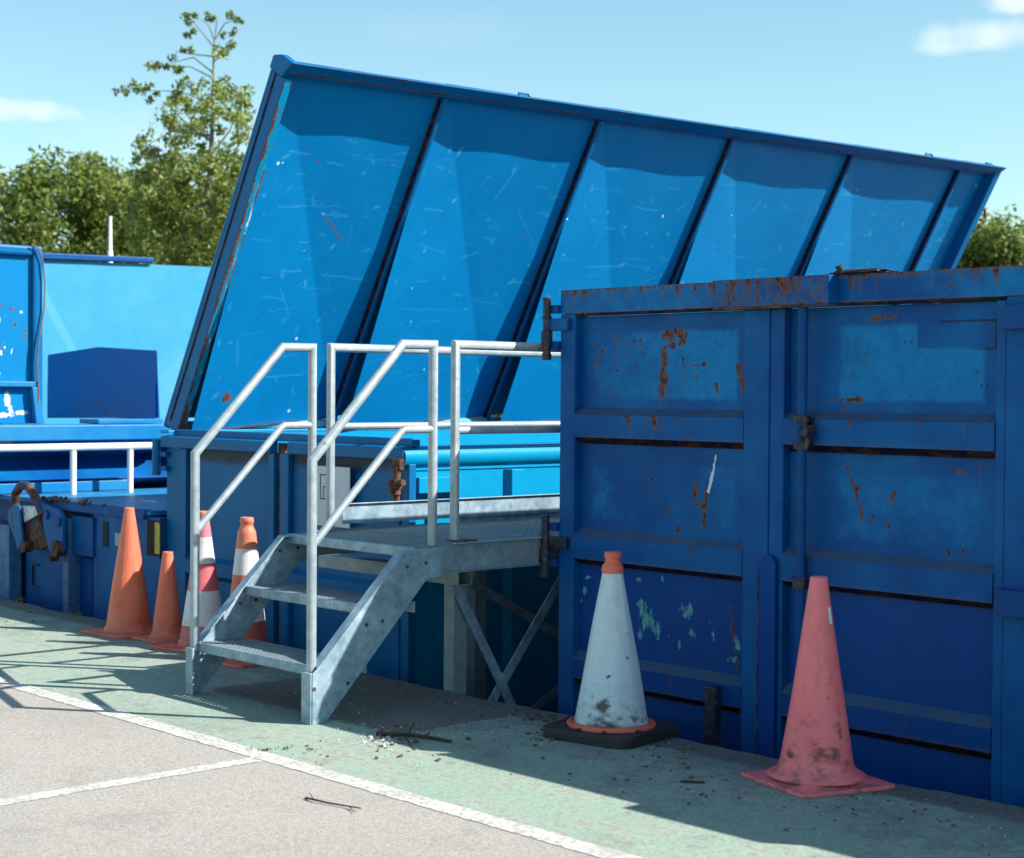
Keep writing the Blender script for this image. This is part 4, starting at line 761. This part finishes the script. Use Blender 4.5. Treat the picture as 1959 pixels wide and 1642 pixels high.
def bx(name, px0, px1, py0, py1, yf, depth, mat, par=None, bev=.005):
    a = at_y(px0, (py0 + py1) / 2, yf); b = at_y(px1, (py0 + py1) / 2, yf); cxp = (px0 + px1) / 2; zt = at_y(cxp, py0, yf).z; zb = at_y(cxp, py1, yf).z
    return MB().box(a.x, b.x, yf, yf + depth, zb, zt).build(name, mat, par or c3, bev)
bx('front_panel', 50, 121, 1000, 1260, Yf + .02, .04, BLUE, None)
bx('flange', 120, 130, 992, 1260, Yf - .06, .12, plain('worn_grey_blue', (.05, .13, .26), .6, .3, 14))
bx('upper_box', 131, 177, 988, 1063, Yf - .03, .08, BLUE)
bx('recess', 131, 176, 1066, 1260, Yf + .03, .02, BLUE_LO)
bx('side_panel', 178, 306, 984, 1260, Yf - .01, .06, BLUE)
bx('left_plate', -60, 17, 1000, 1260, Yf - .08, .10, plain('worn_light_blue', (.05, .17, .34), .6, .3, 14))
bx('slot', 196, 206, 998, 1046, Yf - .016, .005, plain('slot_dark', (.01, .015, .02), .8, .3), None, .002)
bx('notice_sticker', 220, 240, 1021, 1045, Yf - .014, .003, STICK, None, 0)
bx('dark_gap', 281, 306, 996, 1064, Yf - .02, .008, HOLE, None, .0)
yb = bx('yellow_strip', 296, 305, 1000, 1060, Yf - .027, .006, YELLOW, None, .0)
# C-shaped bracket drawn on panel
a = at_y(61, 1077, Yf + .01); b = at_y(74, 1125, Yf + .01); m = MB(); m.box(a.x, a.x + .012, Yf + .005, Yf + .019, b.z, a.z).box(a.x + .0125, b.x, Yf + .005, Yf + .019, a.z - .012, a.z).box(a.x + .0125, b.x, Yf + .005, Yf + .019, b.z, b.z + .012); m.build('handle_bracket', IRON, c3, .002)
# hook assembly
hk = MB(); Yk = Yf - .10
hp = [at_y(*q, Yk) for q in ((33, 1010), (28, 975), (30, 945), (40, 929), (52, 930), (63, 943), (76, 968), (84, 985))]; hk.tube(hp, .032, 14); hko = hk.build('hook_bar', RUST, c3)
def plate(name, pix, y, d, mat): return MB().prism([at_y(*q, y) for q in pix], (0, d, 0)).build(name, mat, hko, .006)
plate('hook_side_plate', [(15, 975), (25, 965), (36, 968), (40, 1010), (44, 1045), (33, 1052), (27, 1030), (14, 995)], Yk - .03, .02, CYAN_FR)
plate('hook_side_plate', [(36, 975), (60, 965), (74, 968), (78, 1000), (90, 1045), (76, 1054), (46, 1050), (40, 1010)], Yk + .02, .025, RUST)
plate('hook_side_plate', [(42, 968), (66, 968), (72, 985), (56, 995), (46, 1000)], Yk - .005, .02, plain('bare_scraped_steel', (.45, .5, .55), .4, .3, 20, .3, .4))
plate('hook_cheek', [(76, 962), (112, 975), (120, 992), (120, 1055), (104, 1068), (92, 1052), (84, 1020)], Yk - .01, .03, BLUE)
for q, r_ in (((89, 985), .030), ((112, 998), .032)): m = MB(); m.disc(at_y(*q, Yk - .014), (0, 1, 0), r_, .022, 16); m.build('bolt', BLUE_LO, hko, .003)
for q_, r_, t_ in (((110, 1050), .055, .05), ((50, 1046), .04, .06), ((103, 1068), .022, .06)): m = MB(); m.disc(at_y(*q_, Yk - .02), (0, 1, 0), r_, t_, 20); m.build('pulley', RUST, hko, .006)
# ---- machine behind: beam, sloped hopper, ledge, white rail
c4 = thing('hopper_machine', (-12.3, 6.2, -1.3), 'blue compactor hopper with a rusty topped beam, behind the white rail at the left', 'compactor')
m = MB(); m.prism([(-11.86, 5.5, 1.06), (-11.86, 7.14, 1.06), (-11.96, 7.24, 1.06), (-12.2, 7.24, 1.06), (-12.2, 5.5, 1.06)], (0, 0, .118)); m.build('top_beam', SKYB, c4, .01)
m = MB(); m.prism([(-12.0, 6.6, 1.18), (-12.0, 7.0, 1.18), (-12.3, 7.35, 1.18), (-12.3, 6.6, 1.18)], (0, 0, .035)); m.build('corner_cap', SKYB, c4, .006)
m = MB(); m.prism([(-12.0, 5.5, 1.06), (-12.25, 5.5, .93), (-11.98, 5.5, .76), (-12.6, 5.5, .6), (-12.6, 5.5, 1.06)], (0, 1.8, 0)); m.build('hopper_side', BLUE, c4)
m = MB(); m.box(-12.2, -11.93, 5.5, 6.86, .668, .752); m.build('ledge', SKYB, c4, .01)
m = MB(); m.box(-12.6, -11.99, 7.3, 7.36, -1.0, 1.17); m.build('end_plate', BLUE, c4)
m = MB(); m.box(-12.5, -12.01, 6.21, 7.2, -1.2, .667 if False else .66); m.build('lower_body', BLUE_LO, c4)
a = at_x(0, 836, -12.02); m = MB(); m.box(-12.012, -12.006, a.y - .15, at_x(20, 836, -12.02).y, at_x(5, 856, -12.02).z, at_x(5, 834, -12.02).z); no = m.build('notice_plate', plain('pale_notice', (.5, .42, .46), .6, .1), c4)
m = MB()
for k in range(4): z = at_x(5, 838 + k * 4.4, -12.02).z; m.box(-12.0055, -12.0045, a.y - .13, a.y + .11, z - .005, z + .001)
m.build('notice_print', plain('faded_red_print', (.35, .08, .1), .6, .1), no)
wr = thing('white_guard_rail', (-11.7, 5.7, .667), 'white painted pipe rail with two short posts above the compactor bin', 'rail')
m = MB(); m.tube([(-11.70, 5.5, 1.018), (-11.70, 6.95, 1.018)], .027, 16); m.build('top_pipe', WHITE, wr)
for px in (140, 249): y = at_x(px, 900, -11.70).y; m = MB(); m.tube([(-11.70, y, ZT), (-11.70, y, .99)], .024, 14); m.build('post', WHITE, wr)
# upright flap with white splashes at far left
fl = thing('raised_flap', (-12.1, 5.6, 1.18), 'upright blue steel flap with white paint splashes at the far left edge', 'flap')
y0, y1 = 5.5, at_x(78, 650, -12.1).y; zt = at_x(40, 470, -12.1).z
def flp(U, V):
    w_ = np.zeros_like(U); r = np.zeros_like(U); yy = lambda px, py: ((lambda q: (q.y - y0, q.z - 1.19))(at_x(px, py, -12.07)))
    for (px, py, ru, rv) in ((2, 612, .03, .04), (12, 607, .01, .02), (14, 655, .012, .03), (26, 672, .012, .03), (6, 675, .02, .03), (0, 715, .03, .04), (12, 665, .02, .02), (18, 765, .05, .09), (24, 785, .04, .05), (10, 795, .2, .03), (45, 790, .1, .03)): u, v = yy(px, py); w_ = np.maximum(w_, blob(U, V, u, v, ru * .8, rv) * .85)
    for _ in range(20): r = np.maximum(r, blob(U, V, rng.uniform(.1, U.max()), rng.uniform(.1, V.max()), .02, .02) * .7)
    return {'wht': w_, 'rust': r, 'fade_hilite': 0 * U + .3}
m = MB(); m.box(-12.14, -12.105, y0, y1, 1.185, zt); flo = m.build('panel', CYAN_IN, fl)
sheet('panel_face', (-12.10, y0, 1.19), (0, 1, 0), (0, 0, 1), y1 - y0 - .05, zt - 1.22, CYAN_IN, flo, flp, .014)
yi = at_x(62, 650, -12.07).y; zi = at_x(30, 488, -12.07).z
m = MB(); m.box(-12.099, -12.055, yi, y1, 1.185, zt - .0); m.build('side_frame', CYAN_FR, fl, .02)
m = MB(); m.box(-12.099, -12.055, y0, yi - .001, zi, zt); m.build('top_frame', CYAN_FR, fl, .02)
m = MB(); z = at_x(30, 735, -12.0).z; m.box(-12.099, -12.04, y0, yi + .03, z - .02, z + .02); m.prism([(-12.03, yi - .02, z - .021), (-12.03, yi + .03, z - .021), (-12.03, y1 - .0, 1.185), (-12.03, y1 - .07, 1.185)], (-.05, 0, 0)); m.build('lower_bracket', SKYB, fl, .006)
cb = MB(); cb.tube([at_x(*q, -12.03) for q in ((60, 468), (74, 475), (82, 500), (86, 540), (85, 590), (78, 630), (73, 660), (71, 700), (74, 750), (73, 770))], .006, 8); tag(cb.build('loose_cable', plain('rusty_cable', (.16, .10, .08), .8, .3)), 'thin rusty cable hanging down the right side of the upright flap', 'cable')
# big pale lid behind
pb = thing('pale_blue_skip', (-14.8, 8.5, -1.3), 'pale sky blue skip lid leaning back behind the hopper machine', 'skip lid')
q0, q1 = at_x(60, 500, -14.9), at_x(400, 511, -14.9)
def ppnt(U, V):
    f = .9 * blob(U, V, 3.0, .5, 1.2, .7) + .9 * seg(U, V, (1.05, 1.5), (1.75, .2), .05); return {'fade_hilite': np.clip(f, 0, 1), 'rust': .5 * blob(U, V, 1.9, .75, .03, .03)}  # diagonal crease: its catch of light is painted as a paler line
e = Vector((-.10, 0, q0.z - .9)); L_ = e.length; e.normalize()
m = MB(); m.prism([(-14.75, 6.5, .85), (-14.75, 11.5, .85), (-14.85, 11.5, q0.z + .08), (-14.85, 6.5, q0.z)], (-.03, 0, 0)); po = m.build('panel', PALE, pb)
sheet('panel_face', (-14.745, 6.5, .9), (0, 1, 0), tuple(e), 5.0, L_ - .005, PALE, po, ppnt, .03)
ye = at_x(290, 503, -14.85).y; m = MB(); m.prism([(-14.80, 6.3, q0.z - .015), (-14.80, ye, q1.z - .0), (-14.80, ye, q1.z + .05), (-14.80, 6.3, q0.z + .055)], (-.09, 0, 0)); m.build('top_rim', BLUE_RUSTY, pb, .01)
m = MB(); m.box(-16.9, -14.76, 6.6, 11.5, -1.2, .849); m.build('body', CYAN, pb)
# dark hood
hdg = thing('hopper_hood', (-13.2, 7.4, 1.2), 'dark blue gable shaped steel hood in front of the pale lid', 'hood')
pix = [(90, 800), (91, 679), (187, 664), (299, 671), (304, 800)]; m = MB(); m.prism([at_y(*q, 7.4) for q in pix], (0, .01, 0)); ho = m.build('hood_shell', HOODM, hdg, .008)
a, b = at_y(92, 796, 7.4), at_y(300, 680, 7.4)
def hdp(U, V):
    r = np.zeros_like(U)
    for u in (.55, .62, .85, .97, 1.05, 1.12, 1.2, 1.32, 1.4): r = np.maximum(r, blob(U, V, u, rng.uniform(.03, .12), .015, rng.uniform(.04, .12)) * .75)
    return {'rust': r}
m2 = sheet('hood_face', (a.x, 7.392, a.z), (1, 0, 0), (0, 0, 1), b.x - a.x, .30, HOODM, ho, hdp, .02)

# ---------------------------------------------------------------- light pole, litter, twigs
lp = thing('white_pole', tuple(at_d(211, 760, 21).xy) + (-1.3,), 'slender white pole rising in front of the hedge', 'pole')
p = at_d(211, 500, 21); t_ = at_d(211, 414, 21); m = MB(); m.tube([(p.x, p.y, -1.3), (p.x, p.y, p.z + .12), (p.x, p.y, p.z + .13), (t_.x, t_.y, t_.z)], [.034, .032, .022, .018], 12); m.build('shaft', WHITE, lp); m = MB(); m.tube([(p.x, p.y, -1.3), (p.x, p.y, -1.28)], .12, 16); m.build('foot_flange', WHITE, lp)
def twig(name, pts, r, label, extra=()):
    m = MB(); P = [at_z(*q) + Vector((0, 0, h_)) for q, h_ in pts]; m.tube(P, [r * (1 - .6 * i / len(P)) for i in range(len(P))], 8)
    for e_ in extra: Q = [at_z(*q) + Vector((0, 0, h_)) for q, h_ in e_]; m.tube(Q, [r * .5, r * .25][:len(Q)] if len(Q) == 2 else r * .4, 6)
    return tag(m.build(name, TWIG), label, 'twig')
twig('twig', [((585, 1530), .006), ((600, 1535), .010), ((628, 1540), .007), ((660, 1546), .008), ((690, 1553), .012)], .0045, 'thin curved dead twig lying on the sunlit asphalt', [[((668, 1547), .008), ((678, 1558), .006)], [((600, 1535), .01), ((592, 1527), .02)]])
twig('twig', [((722, 1408), .01), ((745, 1412), .016), ((790, 1413), .014), ((830, 1417), .010), ((864, 1422), .008)], .011, 'thick dead stick lying at the edge of the shadow in front of the stair', [[((770, 1412), .015), ((795, 1436), .004)], [((735, 1410), .015), ((712, 1420), .004)], [((780, 1412), .015), ((794, 1394), .03)]])
m = MB(); m.frame(at_z(1325, 1498) + Vector((0, 0, .004)), Vector((.8, .6, 0)), Vector((-.6, .8, 0)), Vector((0, 0, 1)), .09, .02, .006); tag(m.build('bark_chip', TWIG, None, .002), 'flat brown bark chip on the shaded green paint left of the pink cone', 'bark chip')
def chips(name, spots, mat, label):
    m = MB()
    for (px, py, sp, n, sz) in spots:
        for _ in range(n):
            p = at_z(px + random.gauss(0, sp), py + random.gauss(0, sp * .45)); s_ = sz * random.uniform(.4, 1.3); a = random.uniform(0, 6.28); u = Vector((math.cos(a), math.sin(a), random.uniform(-.3, .3))).normalized(); v = Vector((-u.y, u.x, 0)).normalized(); w_ = u.cross(v)
            if p.y > 5.38: continue
            m.frame(p + Vector((0, 0, s_ * .4)), u, v, w_, s_ * 1.6, s_, s_ * random.uniform(.3, .8))
    o = m.build(name, mat); return tag(o, label, 'litter', kind='stuff')
chips('litter', [(738, 1412, 22, 60, .006), (735, 1413, 14, 18, .011), (700, 1420, 35, 50, .005), (835, 1400, 160, 90, .004), (760, 1350, 90, 35, .004), (1150, 1450, 160, 70, .003), (560, 1330, 90, 40, .004), (1300, 1560, 120, 30, .003), (420, 1245, 60, 20, .004), (1800, 1560, 120, 40, .004)], plain('pale_grit', (.55, .58, .58), .7, .2, 60), 'scattered pale paint flakes and grit on the quay')
chips('dead_leaves', [(1060, 1385, 45, 40, .010), (1300, 1440, 90, 30, .008), (950, 1345, 80, 40, .007), (760, 1425, 40, 26, .012), (1330, 1497, 60, 8, .01), (700, 1300, 60, 20, .006), (1050, 1440, 50, 8, .009), (1500, 1470, 140, 70, .006), (1080, 1372, 40, 60, .012), (1250, 1420, 40, 40, .008), (1700, 1510, 80, 40, .007), (1750, 1530, 120, 30, .006), (30, 1168, 60, 30, .009), (600, 1445, 30, 14, .006)], plain('dead_leaf_brown', (.13, .075, .035), .8, .4, 40), 'brown leaf scraps and dirt along the quay edge')
MOSS = leafm('moss_green', (.06, .10, .01), (.22, .25, .04), .2)
def tufts(spots):
    m = MB()
    for (px, py, n, h_) in spots:
        for _ in range(n):
            p = at_z(px + random.gauss(0, 7), py + random.gauss(0, 1.6)); a = random.uniform(0, 6.28); d = Vector((math.cos(a), math.sin(a), 0)); q = Vector((-d.y, d.x, 0)) * .003; hh = h_ * random.uniform(.4, 1.2)
            m.add([p - q, p + q, p + d * hh * .5 + Vector((0, 0, hh))], [(0, 1, 2)])
    tag(m.build('moss', MOSS), 'tiny green weeds and moss tufts in the cracks of the quay', 'weeds', kind='stuff')
tufts([(505, 1437, 30, .012), (478, 1435, 18, .01), (545, 1432, 25, .01), (595, 1436, 20, .01), (147, 1176, 50, .03), (36, 1150, 60, .03), (1500, 1590, 10, .01), (1150, 1440, 10, .01)])
# bin bag and twig on top of the near container
bb = bmesh.new(); bmesh.ops.create_icosphere(bb, subdivisions=4, radius=1)
for v in bb.verts: k = 1 + .18 * math.sin(v.co.x * 7 + v.co.y * 5) * math.cos(v.co.z * 9); v.co = Vector((v.co.x * .13 * k, v.co.y * .10, v.co.z * .016 * k))
me = bpy.data.meshes.new('bin_bag'); bb.to_mesh(me); bb.free(); me.materials.append(BAG)
for p_ in me.polygons: p_.use_smooth = True
bo = bpy.data.objects.new('bin_bag', me); S.collection.objects.link(bo); q = at_y(1655, 521, 5.86); bo.location = (q.x, 5.86, 1.95); tag(bo, 'flattened black bin bag lying on top of the near container header', 'bin bag')
q = at_y(1605, 524, 5.80); m = MB(); m.tube([(q.x - .05, 5.8, 1.945), (q.x, 5.8, 1.95), (q.x + .02, 5.79, 1.972)], .006, 6).tube([(q.x, 5.8, 1.95), (q.x - .01, 5.8, 1.972), (q.x + .02, 5.8, 1.975)], .008, 6); tag(m.build('twig', TWIG), 'small broken twig on top of the near container above the lock housing', 'twig')

# ---------------------------------------------------------------- trees
def leaves(m, c, r, n, sz, squash=1.):
    for _ in range(n):
        d = Vector((random.gauss(0, 1), random.gauss(0, 1), random.gauss(0, 1))).normalized() * (random.random() ** .45); p = Vector(c) + Vector((d.x * r, d.y * r, d.z * r * squash))
        u = Vector((random.gauss(0, 1), random.gauss(0, 1), random.gauss(0, 1))).normalized(); v = u.cross(Vector((random.gauss(0, 1), random.gauss(0, 1), random.gauss(0, 1)))).normalized(); s_ = sz * random.uniform(.6, 1.3)
        o = len(m.v); m.v += [tuple(p - u * s_), tuple(p + v * s_ * .45), tuple(p + u * s_), tuple(p - v * s_ * .45)]; m.face((o, o + 1, o + 2, o + 3))
def hedge_tree(px, D, top, wid, label, mat=LEAF, n=3600, sz=.085):
    p = at_d(px, 760, D); base = (p.x, p.y, -1.3); t = thing('hedge_tree', base, label, 'tree', 'trees of the hedge'); ztop = at_d(px, top, D).z
    m = MB(); m.tube([base, (p.x + .1, p.y, 1.0), (p.x, p.y + .1, ztop * .7)], [.12, .09, .04], 8); m.build('trunk', BARK, t)
    m = MB(); H_ = ztop + 1.0; k = 34
    for i in range(k):
        h_ = (i / k) ** .9; z = -.6 + h_ * (H_ - .5); rr = wid * (1.0 - .55 * h_ ** 2.2) ; a = random.uniform(0, 6.28); rad = rr * random.uniform(.25, .8)
        leaves(m, (p.x + rad * math.cos(a), p.y + rad * math.sin(a), z), random.uniform(.35, .62), n // k, sz)
    for _ in range(9): a = random.uniform(0, 6.28); rad = wid * random.uniform(0, .6); z = ztop - random.uniform(-.15, .5); leaves(m, (p.x + rad * math.cos(a), p.y + rad * math.sin(a), z - .1), .13, 26, sz * .8, 2.2)
    m.build('crown', mat, t)
HL = [(205, 32.5, 318, 'slightly taller hedge tree directly behind the white pole'), (300, 32, 335, 'hedge tree left of the tall sparse tree trunk'), (-60, 31, 315, 'yellow green bush of the hedge at the left picture edge'), (60, 30, 310, 'dense hedge tree above the far left flap'), (150, 31.5, 305, 'hedge tree directly left of the white pole'), (255, 30, 345, 'bushy hedge tree right of the white pole'), (350, 31, 355, 'hedge tree behind the trunk of the tall sparse tree'), (440, 32, 345, 'hedge tree next to the left edge of the raised lid'),
      (560, 33, 360, 'hedge tree hidden for the most part behind the left side of the raised lid'), (1600, 33, 410, 'hedge tree hidden behind the right side of the raised lid'), (1700, 32, 430, 'hedge tree at the back of the raised lid corner'), (1800, 30.5, 440, 'hedge tree just right of the raised lid'), (1868, 31, 425, 'hedge tree above the near container top, between its two neighbours'), (1935, 30, 428, 'hedge tree at the right picture edge'), (2010, 31, 425, 'rightmost hedge tree beyond the picture edge')]
for px, D, top, lab in HL: hedge_tree(px, D, top, .98, lab, LEAF2 if px in (-60, 255, 1868) else LEAF, 15000, .062)
m = MB()
for i in range(60): p = at_d(-400 + i * 45, 760, 34.5); leaves(m, (p.x, p.y, 1.2), 1.0, 420, .13, 2.0)
tag(m.build('hedge_background', LEAF), 'dark hedge foliage filling in behind the hedge trees', 'hedge', kind='stuff')
TD = 24.
tb = at_d(385, 760, TD); tt = thing('tall_tree', (tb.x, tb.y, -1.3), 'tall sparse young tree with bare topmost twigs standing above the hedge', 'tree')
m = MB(); TP = lambda px, py, dz=0.: at_d(px, py, TD + dz)
trunk = [Vector((tb.x, tb.y, -1.3)), TP(374, 500), TP(386, 430), TP(402, 330), TP(406, 240), TP(408, 150), TP(409, 90), TP(415, 40)]
m.tube(trunk, [.10, .065, .055, .04, .03, .018, .011, .005], 8)
br = [((408, 140), (370, 110), (325, 122)), ((408, 150), (365, 128), (290, 125)), ((409, 90), (385, 60), (360, 32)), ((409, 75), (400, 50), (382, 35)), ((409, 80), (430, 45), (460, 36)), ((408, 108), (360, 103), (335, 98)), ((406, 200), (345, 175), (235, 172)), ((407, 120), (430, 100), (447, 80)), ((404, 260), (330, 250), (270, 285)), ((402, 300), (440, 250), (462, 190)), ((403, 270), (350, 230), (320, 200)), ((404, 320), (330, 300), (260, 300)), ((400, 340), (450, 290), (478, 240)), ((374, 500), (345, 440), (310, 380)), ((386, 430), (430, 380), (460, 330)), ((378, 480), (420, 470), (440, 430))]
for i, b in enumerate(br): dz = random.uniform(-.6, .6); m.tube([TP(*b[0]), TP(*b[1], dz * .5), TP(*b[2], dz)], [.022, .014, .005] if i > 7 else [.012, .008, .004], 6)
m.build('trunk', BARK, tt)
m = MB(); CL = [(352, 30, 8), (362, 42, 7), (372, 30, 6), (398, 33, 8), (408, 36, 6), (440, 30, 8), (452, 38, 7), (462, 40, 5), (358, 68, 6), (370, 60, 6), (428, 67, 5), (447, 62, 7), (443, 85, 8), (436, 92, 5), (350, 98, 5), (364, 95, 7), (418, 100, 12), (428, 105, 9), (330, 112, 8), (288, 125, 10), (300, 128, 10), (318, 128, 6), (338, 133, 8), (345, 135, 6), (222, 175, 6), (240, 172, 10), (258, 165, 10), (270, 175, 10), (286, 165, 9), (300, 180, 6), (285, 192, 7), (355, 162, 12), (372, 172, 12), (392, 160, 10), (412, 160, 14), (430, 158, 14), (440, 175, 12), (420, 180, 10), (460, 188, 9), (472, 198, 6), (335, 185, 10), (322, 195, 8), (400, 200, 9), (355, 190, 6)]
for (px, py, r_) in CL:
    c = TP(px, py, random.uniform(-.4, .4)); leaves(m, c, r_ / F * TD * 1.25, int(10 + r_ * 2.8), .038)
random.seed(21)
for _ in range(420):
    t_ = random.random() ** .8; py = 165 + t_ * 350; wl_, wr_ = (60 + 95 * math.sin(min(1, t_ * 2) * 1.57)), (75 + 25 * t_); px = 405 + random.uniform(-wl_, wr_)
    if py < 300 and random.random() < .30: continue
    c = TP(px, py, random.uniform(-1.0, 1.0)); leaves(m, c, random.uniform(.07, .17), random.randint(26, 60), .040)
m.build('crown', LEAF2, tt)
